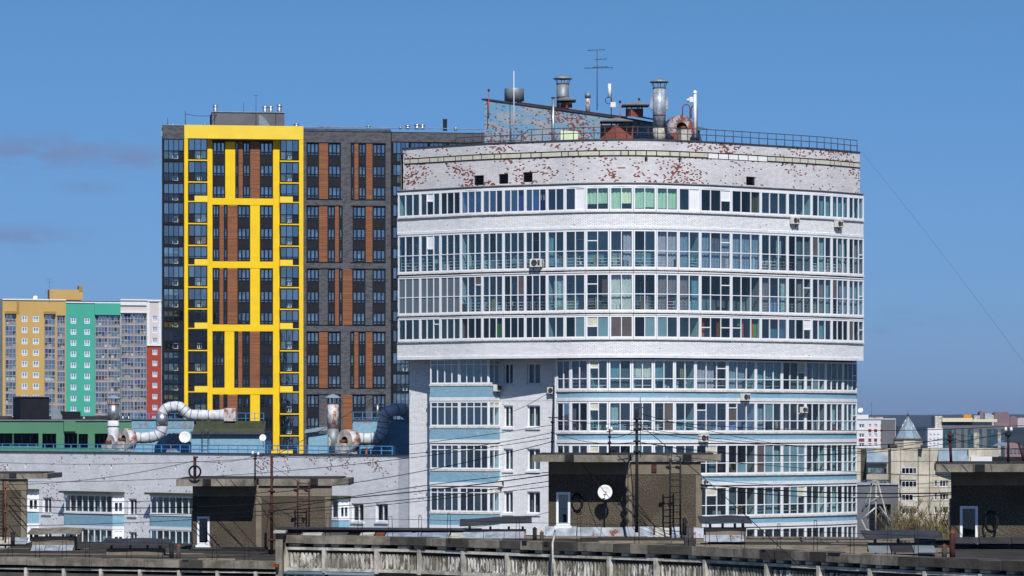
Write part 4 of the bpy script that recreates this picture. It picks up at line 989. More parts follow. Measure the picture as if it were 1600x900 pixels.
flue(879.3, 172, 130.5, 9.8, 284, 'galvanised_grey', 'grey round flue with rust streak and domed cap at the high roof edge', 122.5, 14.8)
fb = flue(1030, 222, 137, 10, 280, 'galvanised', 'tall blotchy metal flue with a conical cap beside the rusty fan', 127.5, 15, (200, 'concrete_pale'))
q = MB(); b_ = P(1030, 171, 280)
for a0 in (-1, 1): q.ob(P(1030+(10 if a0 > 0 else -14), 171, 280), (4*280/F, 0, 0), (0, .5, 0), (0, 0, 19*280/F), 'galvanised')
q.build('collar', fb)
flue(177, 700, 631, 9, 309, 'galvanised_new', 'silver flue with blue cap over white lower pipe above the green building', 622, 12.3, (657, 'duct_white'), 5, 'turret_blue')
flue(520.2, 705, 630, 9.3, 294, 'duct_rusty', 'white rust-stained flue with a blue cap in front of the grey tower', 621, 12.7, (669, 'galvanised_grey'), 6, 'turret_blue')
t = thing('water_tank', P(803.5, 160, 283), 'round grey metal tank on top of the brick machine room', 'tank'); r = 15.4/F*283
q = MB(); q.lathe(P(803.5, 158, 283), [(0, 0), (r*1.0, 0), (r, .92), (r*.97, .97), (0, 1.0)], 28, 'galvanised_grey'); q.build('drum', t)
q = MB(); [q.box(P(803.5, 0, 283).x+dx-.06, P(803.5, 0, 283).x+dx+.06, 283-.3, 283+.3, Z(161, 283), Z(158, 283), 'metal_dark') for dx in (-.5, .5)]; q.build('foot', t)
def pole(name, px, yb, yt, D, r, m, label, cat, extra=None, group=None):
    t = thing(name, P(px, yb, D), label, cat, group); q = MB(); q.cyl(P(px, yb, D), P(px, yt, D), r, r*.8, 6, m); q.build('pole', t)
    if extra: extra(t)
    return t
pole('whip_antenna', 803, 222, 111, 275.2, .035, 'antenna_white', 'thin white whip antenna rising in front of the round tank', 'antenna')
def beacon(px, yb, yt, D, label):
    def e(t): q = MB(); q.lathe(P(px, yt, D)-UZ*.05, [(0, 0), (.09, .03), (.09, .16), (0, .2)], 10, 'rust_red'); q.build('lamp', t)
    return pole('beacon_light', px, yb, yt, D, .04, 'paint_red', label, 'light', e, 'red aviation beacons on the tower roof')
beacon(763.7, 185, 142, 275.5, 'red beacon on a red pole at the left end of the machine room')
beacon(968.8, 200, 160, 281, 'red beacon on a short pole between the brick vents')
beacon(998.5, 172, 156, 282, 'red beacon peeking above the upper vent canopy')
def aerial(px, yb, yt, D, bars, label, m='metal_dark'):
    def e(t):
        for y, x0, x1 in bars:
            q = MB(); q.cyl(P(x0, y+.6, D), P(x1, y-.3, D), .022, None, 5, m)
            k = max(2, int((x1-x0)/5))
            for i in range(k): xx = x0+(x1-x0)*(i+.3)/k; q.cyl(P(xx, y, D)-UY*.55, P(xx, y, D)+UY*.55+UX*.1, .012, None, 4, m)
            q.build('crossbar', t)
    return pole('tv_antenna', px, yb, yt, D, .035, m, label, 'antenna', e)
aerial(933, 172, 79, 285, [(78, 918, 946), (92.3, 930, 949), (106, 913, 958), (104.5, 926, 950)], 'tall TV antenna mast with three crossbars, highest on the white tower')
aerial(400, 176, 148, 521, [(149, 396, 404)], 'thin antenna mast on the dark grey rooftop block')
aerial(77.5, 470, 434, 958, [(436, 72, 82), (441, 73, 84), (457, 70, 86)], 'dark antenna with crossbars on the ochre block roof')
pole('lightning_rod', 289.5, 198, 173, 512, .06, 'metal_dark', 'thin rod with a small head at the left of the yellow frame roof', 'rod')
pole('lightning_rod', 262, 198, 184, 512, .05, 'metal_dark', 'short rod on the far left roof corner of the grey tower', 'rod')
pole('lightning_rod', 380.5, 176, 160, 522, .04, 'metal_dark', 'fine rod on the middle of the rooftop block', 'rod')
t = pole('phone_antenna', 955, 196, 131, 279, .04, 'metal_dark', 'white panel phone antenna with cable loop on a dark pole', 'antenna')
q = MB(); q.cyl(P(952.5, 153, 278.8), P(952.5, 131, 278.8), .13, None, 10, 'antenna_white'); q.build('panel', t)
q = MB(); q.box(X(954, 278.8), X(962, 278.8), 278.7, 279, Z(168, 279), Z(160, 279), 'ac_white'); q.build('radio_box', t)
q = MB(); q.tube(arc(P(951, 157, 278.8), UX, UZ, .25, 0, 360, 16), .025, 5, 'cable_black'); q.build('cable_loop', t)
t = pole('camera_mast', 1086, 215, 146, 279, .15, 'antenna_white', 'white cylindrical mast with cameras beside the rusty ladder hoops', 'mast')
q = MB(); q.lathe(P(1086, 146, 279), [(.15, 0), (.15, .18), (0, .25)], 10, 'antenna_white'); q.box(X(1077, 279), X(1083, 279), 278.7, 279.1, Z(160, 279), Z(152, 279), 'antenna_white'); q.cyl(P(1073, 157, 279), P(1079, 155.5, 279), .12, None, 8, 'antenna_white'); q.build('camera', t)
t = thing('rooftop_ladder', P(1084, 220, 278.5), 'rust red hooped ladder rails at the right end of the machine room', 'ladder')
for x0, x1, yt, dd in ((1066.5, 1078, 163, 0), (1080, 1089, 164, .6)):
    q = MB(); D = 278.5+dd; c = P((x0+x1)/2, yt+6, D); r = (x1-x0)/2/F*D
    q.tube([P(x0, 184, D)]+arc(c, UX, UZ, r, 180, 0, 10)+[P(x1, 222 if dd else 190, D)], .04, 6, 'rust'); q.build('hoop', t)
q = MB(); [q.cyl(P(1080, y, 278.7), P(1089, y, 279.1), .02, None, 4, 'rust') for y in (185, 192, 199, 206, 213)]; q.build('rung', t)
def small_pipe(px, yb, yt, D, label):
    t = thing('vent_pipe', P(px, yb, D), label, 'pipe'); q = MB(); q.cyl(P(px, yb, D), P(px, yt+6, D), .16, None, 12, 'duct_rusty'); q.build('pipe', t)
    q = MB(); q.cyl(P(px, yt+7, D), P(px, yt, D), .24, None, 12, 'galvanised_grey'); q.build('head', t)
small_pipe(918.4, 175, 145.5, 284.5, 'short white vent pipe with a wide grey head')
def brick_vent(x0, x1, yb, yt, D, yc0, yc1, cx0, cx1, label, split=.5):
    t = thing('brick_vent', P((x0+x1)/2, yb, D), label, 'vent'); q = MB(); w_ = (x1-x0)/F*D
    a, b_, c = P(x0, yb, D+.5), P(x0+(x1-x0)*split, yb, D-.4), P(x1, yb, D+.6); h = Z(yt, D)-Z(yb, D); bk = P((x0+x1)/2, yb, D+2)
    for u, v in ((a, b_), (b_, c), (c, bk), (bk, a)): q.face([u, v, v+UZ*h, u+UZ*h], 'brick_bare')
    q.face([a+UZ*h, b_+UZ*h, c+UZ*h, bk+UZ*h], 'concrete_dark'); q.build('brick_shaft', t)
    q = MB()
    for x in (x0+2, x0+(x1-x0)*.35, x0+(x1-x0)*.68, x1-2): q.box(X(x, D)-.03, X(x, D)+.03, D-.2, D-.1, Z(yt, D), Z(yc1, D), 'metal_dark'); q.box(X(x, D)-.03, X(x, D)+.03, D+.5, D+.6, Z(yt, D), Z(yc1, D), 'metal_dark')
    q.build('post', t)
    q = MB(); A, B, pk = P(cx0, yc1, D-.7), P(cx1, yc1, D-.5), P((cx0+cx1)/2, yc0, D+.2); A2, B2 = A+UY*2.2, B+UY*2
    for u, v in ((A, B), (B, B2), (B2, A2), (A2, A)): q.face([u, v, pk], 'galvanised_grey'); q.face([u-UZ*.07, v-UZ*.07, v, u], 'metal_dark')
    q.face([A-UZ*.07, A2-UZ*.07, B2-UZ*.07, B-UZ*.07], 'metal_dark'); q.build('canopy', t)
brick_vent(938, 989, 219, 195.5, 272, 183.5, 188.5, 938, 990, 'wide low red brick vent with a dark sheet canopy at the front railing', .48)
brick_vent(977.5, 1005, 182, 169.5, 281, 157, 163, 972, 1014.5, 'small red brick vent with pale hipped canopy standing higher on the roof', .3)
brick_vent(876.5, 894, 168.5, 161, 281, 151, 155.5, 871, 900, 'tiny brick vent with grey hood at the foot of the domed flue', .5)
def fan(c, r, L, ax, m, label, outlet, hole=.5):
    t = thing('duct_fan', (c.x, c.y, c.z-r), label, 'fan'); ax = Vector(ax).normalized(); u = ax.cross(UZ).normalized()
    q = MB(); n = 32; f0 = c+ax*(L/2); f1 = c-ax*(L/2)
    rg = lambda p, rr: [p+u*(rr*math.cos(i*2*math.pi/n))+UZ*(rr*math.sin(i*2*math.pi/n)) for i in range(n)]
    A, B, H, H2 = rg(f0, r), rg(f1, r), rg(f0, r*hole), rg(f0-ax*.35, r*hole)
    for i in range(n):
        j = (i+1) % n; q.face([A[i], A[j], B[j], B[i]], m, [(i*.2, 0), (i*.2+.2, 0), (i*.2+.2, L), (i*.2, L)], True); q.face([A[i], H[i], H[j], A[j]], 'duct_rusty_red' if 'red' in m else 'concrete_pale'); q.face([H[i], H2[i], H2[j], H[j]], 'metal_dark')
    q.face(B, m); q.face(H2, 'metal_black'); q.build('housing', t)
    q = MB(); q.cyl(f0-ax*.2, f0+ax*.45, .14, None, 10, 'rust'); q.ob(f0+ax*.1-UZ*r-u*.35, u*.7, ax*.6, UZ*(r-.15), 'concrete_pale'); q.build('motor', t)
    for s in (-1, 1): q = MB(); q.ob(c-UZ*(r+.02)+u*s*r*.55-ax*L*.5, ax*L, u*.1, UZ*r*.5, m); q.build('foot', t)
    if outlet: q = MB(); q.tube(outlet[0], outlet[1], 14, outlet[2]); q.build('outlet', t)
    return t
fan(P(199, 687, 308), .93, .75, (-.8, -.6, 0), 'duct_rusty', 'round rusty fan housing under the silver flue on the wing roof', None, .42)
fan(P(545, 689.5, 293), .93, .9, (-.72, -.69, 0), 'duct_rusty', 'round white fan housing right of the stained flue', None, .42)
fan(P(175, 691, 308.5), .62, .3, (-.75, -.66, 0), 'duct_white', 'small pale fan scroll left of the rusty fan', None, .3)
fan(P(506, 692, 293.5), .6, .3, (-.2, -.98, 0), 'duct_white', 'small pale fan scroll at the foot of the stained flue', None, .3)
fan(P(1061, 201, 277.5), .98, 1.1, (.35, -.94, 0), 'duct_rusty_red', 'large rust-mottled fan housing with octagonal opening on the tower roof', None, .45)
def duct(pts, D, rpx, m, label, parts=None):
    t = thing('air_duct', P(pts[0][0], pts[0][1]+rpx, D), label, 'duct'); q = []
    e = [pts[0]]+pts+[pts[-1]]
    for i in range(1, len(e)-2):
        for k in range(5):
            s = k/5; a, b, c, d = [Vector((v[0], v[1], v[2] if len(v) > 2 else 0)) for v in e[i-1:i+3]]
            q.append(.5*((2*b)+(c-a)*s+(2*a-5*b+4*c-d)*s*s+(3*b-a-3*c+d)*s**3))
    q.append(Vector((pts[-1][0], pts[-1][1], pts[-1][2] if len(pts[-1]) > 2 else 0)))
    w3 = [P(v.x, v.y, D+v.z) for v in q]; h = len(w3)*2//5
    mb = MB(); mb.tube(w3, rpx/F*D, 16, m, rf=lambda i: rpx/F*D*(1+.04*math.sin(i*1.9))); mb.build('duct_skin', t)
    for i in range(3, len(w3)-3, 4):
        d = (w3[i+1]-w3[i-1]).normalized(); mb = MB(); mb.cyl(w3[i]-d*.035, w3[i]+d*.035, rpx/F*D*1.06, None, 18, 'galvanised_grey'); mb.build('seam_band', t)
    return t, w3
t, w3 = duct([(212, 684), (228, 684), (243, 681.5), (252, 674), (253, 662), (253, 650), (258, 640), (268, 636), (280, 636), (288, 642), (296, 647.5), (310, 649), (330, 649), (344, 649)], 309, 8.6, 'duct_white', 'long white wrapped duct with double bend crossing to the right')
q = MB(); q.cyl(P(253, 665, 309), P(253, 645.5, 309), 9.3/F*309, None, 18, 'galvanised_new'); q.build('metal_sleeve', t)
q = MB(); q.cyl(P(342, 649, 309), P(351, 649, 309), 8.4/F*309, 10.4/F*309, 16, 'duct_white'); q.box(X(351, 309), X(369, 309), 308.3, 309.8, Z(661, 309), Z(637.5, 309), 'duct_rusty'); q.build('end_box', t)
t, w3 = duct([(561, 686), (575, 686), (588, 684.5), (596, 677), (598.5, 666), (599.5, 655), (605, 645), (616, 640), (629, 641, 1.5), (638, 648, 3), (645, 656, 4.5)], 294.5, 9.6, 'duct_white', 'thick duct from the white fan arching up into the shade of the tower')
q = MB(); q.cyl(P(590, 652, 296), P(590, 632, 296), .09, None, 8, 'galvanised_new'); q.build('bleed_pipe', t)
def dish(c, r, nrm_, label, m='dish_white', feed=True, pole_len=.8):
    n = Vector(nrm_).normalized(); u = n.orthogonal().normalized(); v = n.cross(u); t = thing('satellite_dish', c-UZ*r, label, 'satellite dish')
    q = MB(); N = 28; rings = []
    for rr, dz in ((0, -.22), (.35, -.19), (.7, -.1), (1, 0), (1.03, -.02), (.72, -.14), (.3, -.25)):
        rings.append([c+(u*math.cos(i*2*math.pi/N)+v*math.sin(i*2*math.pi/N))*(r*rr)+n*(r*dz) for i in range(N)])
    for k in range(len(rings)-1):
        for i in range(N): j = (i+1) % N; q.face([rings[k][i], rings[k][j], rings[k+1][j], rings[k+1][i]], m, None, True)
    q.build('reflector', t)
    q = MB(); lo = c-UZ*r*.95; q.cyl(lo, c+n*r*.9-UZ*r*.25, .012*max(1, r*2), None, 5, 'metal_dark'); q.cyl(c+n*r*.85-UZ*r*.28, c+n*r*1.02-UZ*r*.2, .035*max(1, r*1.6), None, 8, 'ac_white'); q.build('feed_arm', t)
    q = MB(); q.cyl(c-n*r*.3, c-n*(r*.3+.3), .03, None, 6, 'metal_dark'); q.cyl(c-n*(r*.3+.25), c-n*(r*.3+.25)-UZ*pole_len, .03, None, 6, 'metal_dark'); q.build('mount', t)
    return t
dish(P(288.5, 683, 309.5), 8.8/F*309, (-.1, -1, .15), 'round white satellite dish on the peeling blue brick, wing roof')
dish(P(410.5, 684, 303), 5.2/F*303, (-.05, -1, .2), 'small white satellite dish at the right corner of the blue brick house')
dish(P(1344.5, 641, 690), 4/F*690, (-.3, -1, .4), 'white dish on the roof of the pale office at far right')
dish(P(184/3.335, 465, 958), 3.4/F*958, (-.2, -1, .4), 'bright white dish on the ochre block roof')
def ladder(x0, x1, yb, yt, D, m, label, rungs, hooks=False, brk=True):
    t = thing('ladder', P((x0+x1)/2, yb, D), label, 'ladder')
    for x in (x0, x1): q = MB(); q.cyl(P(x, yb, D), P(x, yt, D), .03, None, 6, m); q.build('rail', t)
    for i in range(rungs): y = yb+(yt-yb)*(i+.6)/rungs; q = MB(); q.cyl(P(x0, y, D), P(x1, y, D), .014, None, 5, m); q.build('rung', t)
    if hooks:
        for x in (x0-4, x1-5): q = MB(); q.cyl(P(x, yt+15, D-.02), P(x+5, yt+17, D+.1), .028, None, 6, m); q.lathe(P(x, yt+14, D-.02), [(0, -.06), (.06, -.03), (.06, .03), (0, .06)], 8, m); q.build('hook', t)
    return t
ladder(316.5, 326.5, 706, 652.5, 306.4, 'metal_dark', 'dark steel ladder on the blue brick roof house', 8)
def mushroom(px, yb, yt, D, rpx, label):
    t = thing('roof_fan', P(px, yb, D), label, 'roof fan', 'roof vents on the grey tower'); r = rpx/F*D; h = Z(yt, D)-Z(yb, D)
    q = MB(); q.cyl(P(px, yb, D), P(px, yb, D)+UZ*h*.55, r*.8, None, 12, 'galvanised_new'); q.build('base', t)
    q = MB(); q.lathe(P(px, yb, D)+UZ*h*.5, [(r*.7, 0), (r, h*.15), (r*1.05, h*.3), (r*.7, h*.46), (0, h*.5)], 14, 'galvanised_new'); q.build('turbine', t)
for px, yb, yt, D, r, lb in ((336.5, 175, 163, 521, 4, 'silver turbine vent at the left end of the rooftop block'), (414, 175, 165, 521, 4.5, 'silver turbine vent, left of the pair by the right end of the rooftop block'), (423, 175, 165, 523, 4, 'silver turbine vent, right of the pair near the rooftop block end'), (436.5, 175, 162.5, 521, 4.2, 'silver turbine vent on the right corner of the rooftop block'),
    (463, 198, 193, 514, 4.5, 'low silver vent just right of the rooftop block'), (320, 197.5, 193.5, 514, 3, 'low silver vent between the left corner and the rooftop block'), (270, 197.5, 194, 513, 3, 'low silver vent near the far left roof corner'), (502, 199.5, 196.5, 516, 3, 'low silver vent above the first grey window group'), (514.5, 199.5, 196.5, 516, 2.6, 'tiny silver vent beside the one above the grey window group'), (575.5, 200.5, 196.5, 516, 4, 'low silver vent above the second grey window group'),
    (625.5, 202, 198, 517, 3, 'low silver vent left of the cluster near the black post'), (637, 202, 195, 517, 4, 'silver turbine vent, leftmost of three near the black post'), (651.5, 202, 193.5, 517, 4.6, 'silver turbine vent, middle of three near the black post'), (660, 202, 194, 517, 4.2, 'silver turbine vent, right of three near the black post'), (712, 204, 199, 518, 3.4, 'low silver vent right of the black post'),
    (20, 655, 650, 388, 3.4, 'small silver vent, leftmost on the green building roof'), (30, 655, 650, 388, 3.2, 'small silver vent beside the dark plant room, green building'), (112, 655, 651, 386, 3, 'small silver vent above the green pilaster'), (131, 655, 651, 386, 3, 'small silver vent right of the green pilaster'), (192, 655, 650, 386, 3, 'small silver vent by the silver flue, left of two'), (201, 655, 650, 386, 3, 'small silver vent by the silver flue, right of two')):
    mushroom(px, yb, yt, D, r, lb)
t = thing('vent_post', P(695, 204, 517), 'black square post on the grey tower roof', 'post'); q = MB(); q.box(X(692, 517), X(698.5, 517), 517, 517.5, Z(204, 517), Z(186.5, 517), 'panel_black'); q.build('shaft', t); q = MB(); q.box(X(691.6, 517), X(698.9, 517), 516.9, 517.6, Z(186.6, 517), Z(186, 517), 'metal_dark'); q.build('cap', t)
def scoop(x0, x1, yb, yt, D, label):
    t = thing('air_scoop', P((x0+x1)/2, yb, D), label, 'vent'); q = MB(); w_ = X(x1, D)-X(x0, D); h = Z(yt, D)-Z(yb, D); n = 8
    pr = [(w_*(.15+.85*math.sin(i/n*1.57)), h*(1-i/n*.9)) if 0 else (w_*(1-math.cos(i/n*1.57))*.85+w_*.15, 0) for i in range(n+1)]
    top = [Vector((X(x0, D)+w_*i/n, D, Z(yb, D)+h*math.cos(i/n*1.45))) for i in range(n+1)]
    for a, b in zip(top[:-1], top[1:]): q.face([a, b, b+UY*1.2, a+UY*1.2], 'galvanised'); z = Z(yb, D); q.face([Vector((a.x, a.y, z)), Vector((b.x, b.y, z)), b, a], 'galvanised_grey')
    q.build('hood', t); q = MB(); q.box(X(x0, D), X(x0, D)+w_*.9, D+.05, D+1.1, Z(yb+4, D), Z(yb, D)-.01, 'galvanised_grey'); q.build('base', t)
scoop(404.5, 421, 197.5, 179.5, 517, 'curved grey air scoop in front of the rooftop block')
scoop(80, 99, 656, 633, 385, 'curved blue-grey air hood between the two black boxes')
q_ = thing('sheet_lean_to', P(492, 680, 292), 'small blue-grey sheet lean-to left of the stained flue', 'shelter'); q = MB(); q.ob(P(475.5, 677, 291.6), P(511, 672, 291.6)-P(475.5, 677, 291.6), (0, 1.2, .25), (0, 0, .05), 'turret_blue'); q.build('roof_sheet', q_); q = MB(); q.box(X(482, 292), X(512, 292), 292, 293.2, RZ, Z(678, 292), 'brick_blue'); q.build('wall', q_)
for i, (x0, x1, y0, D, m, lb) in enumerate(((596, 600, 697, 290.5, 'cloth_tan', 'tan bundle on the wing roof under the duct'), (604, 610, 695, 290.5, 'galvanised', 'grey metal box on the wing roof under the duct'), (571, 574, 700, 290.5, 'paint_red', 'small red canister behind the railing'), (612, 618, 696, 290.5, 'ac_white', 'pale box in the shade behind the railing'))):
    t = thing('roof_box', P((x0+x1)/2, 708, D), lb, 'box'); q = MB(); q.box(X(x0, D), X(x1, D), D, D+.3, RZ, Z(y0, D), m); q.build('body', t); q = MB(); q.box(X(x0, D)-.02, X(x1, D)+.02, D-.02, D+.32, Z(y0, D), Z(y0, D)+.04, 'metal_dark'); q.build('lid', t)
# air conditioners
def ac_proto():
    t = thing('air_conditioner', (0, 0, 0), 'x', 'air conditioner'); q = MB()
    q.box(-.42, .42, -.42, -.1, 0, .58, 'ac_white'); q.build('casing', t)
    q = MB(); q.lathe((0, 0, 0), [(0, .0), (.2, .0), (.23, .02), (.23, -.03)], 18, 'ac_fan')
    q.v = [Vector((v.x-.08, -.43-v.z, v.y+.29)) for v in q.v]; g2 = q.build('fan_grille', t)
    q = MB(); q.box(.18, .36, -.432, -.425, .1, .48, 'ac_fan'); q.build('side_grille', t)
    for x in (-.32, .28): q = MB(); q.box(x, x+.05, -.45, 0, -.05, 0, 'rust'); q.box(x, x+.05, -.05, 0, -.28, -.05, 'rust'); q.build('bracket', t)
    q = MB(); q.tube([(.3, -.2, .55), (.5, -.15, .5), (.52, -.05, .2), (.4, -.03, -.3)], .02, 5, 'ac_white'); q.build('hose', t)
    return t
ACP = None
for px, py, path, off, D, sc, lb in ((840, 417, TP, .05, 263.6, 1., 'air conditioner below the second glazed row, left of the curve'), (1239, 350, TP, 0, 269, .85, 'air conditioner on the upper white band, left of the two at the right'), (1307, 355, TP, 0, 271.9, .85, 'air conditioner on the upper white band, nearest the right edge'),
    (773.5, 611.5, BP, 0, 268, .85, 'air conditioner on the blue box balcony just under the overhang'), (865, 615, LP, 0, 265.5, .8, 'air conditioner on the plain white wall beside the thin post'), (1161, 626, RP, 0, 266.7, .9, 'air conditioner on the highest blue band'), (1096.5, 690, RP, 0, 264.4, .9, 'air conditioner on the second blue band, near the flat concrete slab'),
    (1253, 645, RP, .05, 271, .75, 'small box unit in front of the glazing of the second lower row'), (783, 760, BP, 0, 267, .8, 'box unit on the lower right corner of the box balconies'), (1099, 757, RP, 0, 264.5, .6, 'small unit just right of the rooftop hut wall')):
    s = path.spx(px, off); t_, n_ = path.nrm(s); p = path.at(s, Z(py, D), off)
    if ACP is None: ACP = ac_proto(); o = ACP
    else: o = copy_tree(ACP)
    o.location = p; o.rotation_euler = (0, 0, math.atan2(t_.y, t_.x)); o.scale = (sc, sc, sc); o['label'] = lb; o['category'] = 'air conditioner'; o['group'] = 'air conditioners on the white tower'

# ================================================================== right hand side of the town
def quadbox(own, name, x0, x1, y0, y1, D, dep, m, z0=None):
    q = MB(); q.box(X(x0, D), X(x1, D), D, D+dep, Z(y1, D) if z0 is None else z0, Z(y0, D), m); return q.build(name, own)
OF = thing('office_building', (X(1370, 700), 700, 0), 'pale office block with red panels under its windows, right of the white tower', 'building'); OP = Path([(1300, 700), (1402, 706)])
hs = []
for r in range(4):
    for a, b in ((1342, 1350.5), (1357, 1361.5), (1366, 1370.5), (1376, 1380.5)):
        y = 662.5+r*14.8; hs.append((a, b, y, y+6.5)); win_px(OF, OP, a, b, y, y+6.5, 703, 2, (), 'white_pvc', lambda i, j, k: 'glass_far', off=-.15, tf=.12, mw=.12)
        if a > 1350 or r: solid(OF, OP, a, b, y+7.8, y+12.5, 703, 'office_red', -.1, .08, 'red_panel')
wall_px(OF, OP, 1300, 1399.5, 655, 730, 703, 'office_white', 0, .4, hs, 'wall', 0); solid(OF, OP, 1300, 1400, 654, 655.2, 703, 'white_trim', -.5, .2, 'coping')
quadbox(OF, 'plant_room', 1335, 1357, 648, 655, 710, 8, 'office_white'); quadbox(OF, 'plant_box', 1358, 1380, 651.5, 655, 712, 8, 'balcony_clutter'); quadbox(OF, 'body', 1310, 1399, 655.5, 700, 704.5, 12, 'panel_grey', 0)
aerial(1361.5, 655, 628, 712, [(632, 1359.5, 1363.5)], 'thin mast on the roof of the pale office block')
PN = thing('apartment_block', (X(1420, 450), 450, 0), 'beige concrete panel apartment block with a blue pointed turret', 'building'); PP = Path([(1330, 452), (1392, 450), (1434, 449.3), (1434.5, 451.5), (1560, 455)])
hs = []
for r in range(6):
    y = 730.5+r*20.8
    for a, b, n in ((1354.5, 1386, 5), (1408.7, 1432.5, 4), (1468, 1482, 3), (1460, 1464.5, 1)):
        if r == 0 and a > 1450: continue
        hs.append((a, b, y, y+9.6)); win_px(PN, PP, a, b, y, y+9.6, 450, n, (), 'white_pvc' if n != 5 else 'far_frame', lambda i, j, k: random.choice(['glass_far', 'glass_clear', 'glass_dark', 'curtain_pale' if R() < .3 else 'glass_dark']), off=(.5 if n > 3 else -.1), tf=.055, mw=.05)
wall_px(PN, PP, 1332, 1560, 700, 860, 450, 'panel_beige', 0, .5, hs, 'wall', 0)
for r in range(6):
    y = 740.8+r*20.8
    for a, b in ((1354, 1387), (1407, 1433.5)): solid(PN, PP, a, b, y, y+8.6, 450, 'panel_beige', 0, .55, 'balcony_front')
for k in range(8): solid(PN, PP, 1332, 1560, 700+k*20.8, 700.5+k*20.8, 450, 'concrete_dark', -.1, .02, 'panel_joint')
for x in (1391, 1407, 1434.5, 1452, 1487): solid(PN, PP, x, x+.7, 700, 860, 450, 'concrete_dark', -.1, .03, 'panel_joint')
solid(PN, PP, 1345, 1353.5, 702, 860, 450, 'concrete_dark', -.3, .04, 'dark_strip', 0); solid(PN, PP, 1388, 1392, 702, 860, 450, 'concrete_dark', -.3, .06, 'dark_strip', 0)
q = MB(); A = P(1354, 722, 449.2); B = P(1388, 722, 449.2); q.face([A, B, P(1387, 700, 451.3), P(1355, 700, 451.3)], 'turret_blue'); q.face([A-UZ*.15, B-UZ*.15, B, A], 'metal_dark'); q.build('mansard', PN)
q = MB(); A = P(1466, 722, 450.6); B = P(1514, 722, 450.6); q.face([A, B, P(1513, 701.5, 452.4), P(1466.5, 701.5, 452.4)], 'turret_blue'); q.build('mansard', PN)
quadbox(PN, 'roof_gable', 1513.5, 1516, 702, 722, 451, 2, 'cream_wall'); quadbox(PN, 'roof_box', 1517, 1550, 713.5, 722, 451, 3, 'office_white'); quadbox(PN, 'roof_box', 1551, 1610, 714, 722, 451, 3, 'panel_black')
quadbox(PN, 'body', 1340, 1560, 703, 860, 456, 12, 'inner_wall', 0)
q = MB(); cx = P(1418.7, 0, 451.5).x
def octa(q, z0, z1, r0, r1, m, D=451.5):
    for i in range(8):
        a, b = (i+.5)*math.pi/4, (i+1.5)*math.pi/4; A, B = Vector((cx+r0*math.cos(a), D+r0*math.sin(a), z0)), Vector((cx+r0*math.cos(b), D+r0*math.sin(b), z0)); C_, E = Vector((cx+r1*math.cos(b), D+r1*math.sin(b), z1)), Vector((cx+r1*math.cos(a), D+r1*math.sin(a), z1))
        q.face([A, B, C_, E] if r1 > .01 else [A, B, C_], m)
octa(q, Z(701, 450), Z(687, 450), 1.85, 1.85, 'panel_beige'); q.build('turret_drum', PN)
q = MB(); octa(q, Z(687, 450), Z(685, 450), 2.0, 1.75, 'concrete_dark'); octa(q, Z(685.2, 450), Z(649.5, 450), 1.68, 0.0, 'turret_blue'); 
for i in range(8): a = (i+.5)*math.pi/4; q.cyl((cx+1.69*math.cos(a), 451.5+1.69*math.sin(a), Z(685, 450)), (cx, 451.5, Z(649.5, 450)), .03, None, 4, 'galvanised_new')
q.build('turret_roof', PN)
q = MB(); q.cyl((cx, 451.5, Z(650, 450)), (cx, 451.5, Z(641, 450)), .02, None, 5, 'metal_dark'); q.lathe((cx, 451.5, Z(649, 450)), [(0, -.1), (.16, 0), (.1, .15), (0, .22)], 8, 'rust'); q.build('finial', PN)
quadbox(PN, 'turret_base', 1391, 1443, 694.5, 700.5, 450.5, 3, 'concrete_dark')
GO = thing('office_building', (X(1520, 900), 900, 0), 'modern grey and dark blue glass office with cream attic and an orange roof box', 'building'); GP2 = Path([(1440, 900), (1610, 905)])
for a, b in ((1473, 1494), (1502, 1506.5), (1512, 1521), (1530, 1534.5), (1542, 1559), (1564, 1568.5)):
    win_px(GO, GP2, a, b, 670, 713, 900, max(1, int((b-a)/3.3)), (.2, .4, .6, .8), 'metal_dark', lambda i, j, k: random.choice(['curtainwall_panel']*3+['curtainwall_light']), off=.1, tf=.15, mw=.12)
wall_px(GO, GP2, 1473, 1569, 664.5, 760, 900, 'panel_grey', 0, .3, [], 'wall', 0)
for a, b in ((1521.5, 1530), (1559, 1564)): solid(GO, GP2, a, b, 676, 713, 900, 'balcony_clutter', 0, .4, 'stair_panel')
quadbox(GO, 'attic', 1472.5, 1520, 653, 659, 903, 9, 'cream_wall'); quadbox(GO, 'attic', 1520.5, 1558, 655, 659.2, 904, 9, 'cream_wall'); quadbox(GO, 'attic_glazing', 1473, 1518, 659.2, 664.5, 904, 9, 'curtain_blue'); quadbox(GO, 'attic', 1519, 1550, 659.4, 664.6, 905, 9, 'office_white')
quadbox(GO, 'stair_tower', 1461, 1472.4, 650, 700, 904, 8, 'concrete_pale', 0); quadbox(GO, 'side_block', 1449.5, 1473, 669, 760, 899, 6, 'office_white', 0); quadbox(GO, 'roof_sign_box', 1506, 1518, 647.8, 652.8, 903, 3, 'orange_paint'); quadbox(GO, 'plant', 1522, 1531, 649, 655, 906, 3, 'galvanised'); quadbox(GO, 'plant', 1539, 1548, 646, 655, 906, 3, 'galvanised')
for r in range(4):
    for x in (1453, 1459, 1465): win_px(GO, Path([(1440, 898.8), (1480, 898.9)]), x, x+3, 675+r*7, 678.5+r*7, 899, 1, (), 'white_pvc', lambda i, j, k: 'glass_far', off=.05, tf=.15)
CR = thing('hall_building', (X(1583, 800), 800, 0), 'low building with an arched roof at the far right behind the lamp pole', 'building'); q = MB(); ps = [P(1570+27*i/8, 697-5*math.sin(i/8*math.pi), 800) for i in range(9)]
for a, b in zip(ps[:-1], ps[1:]): q.face([a, b, b+UY*20, a+UY*20], 'galvanised'); q.face([Vector((a.x, a.y, 0)), Vector((b.x, b.y, 0)), b, a], 'brick_pink')
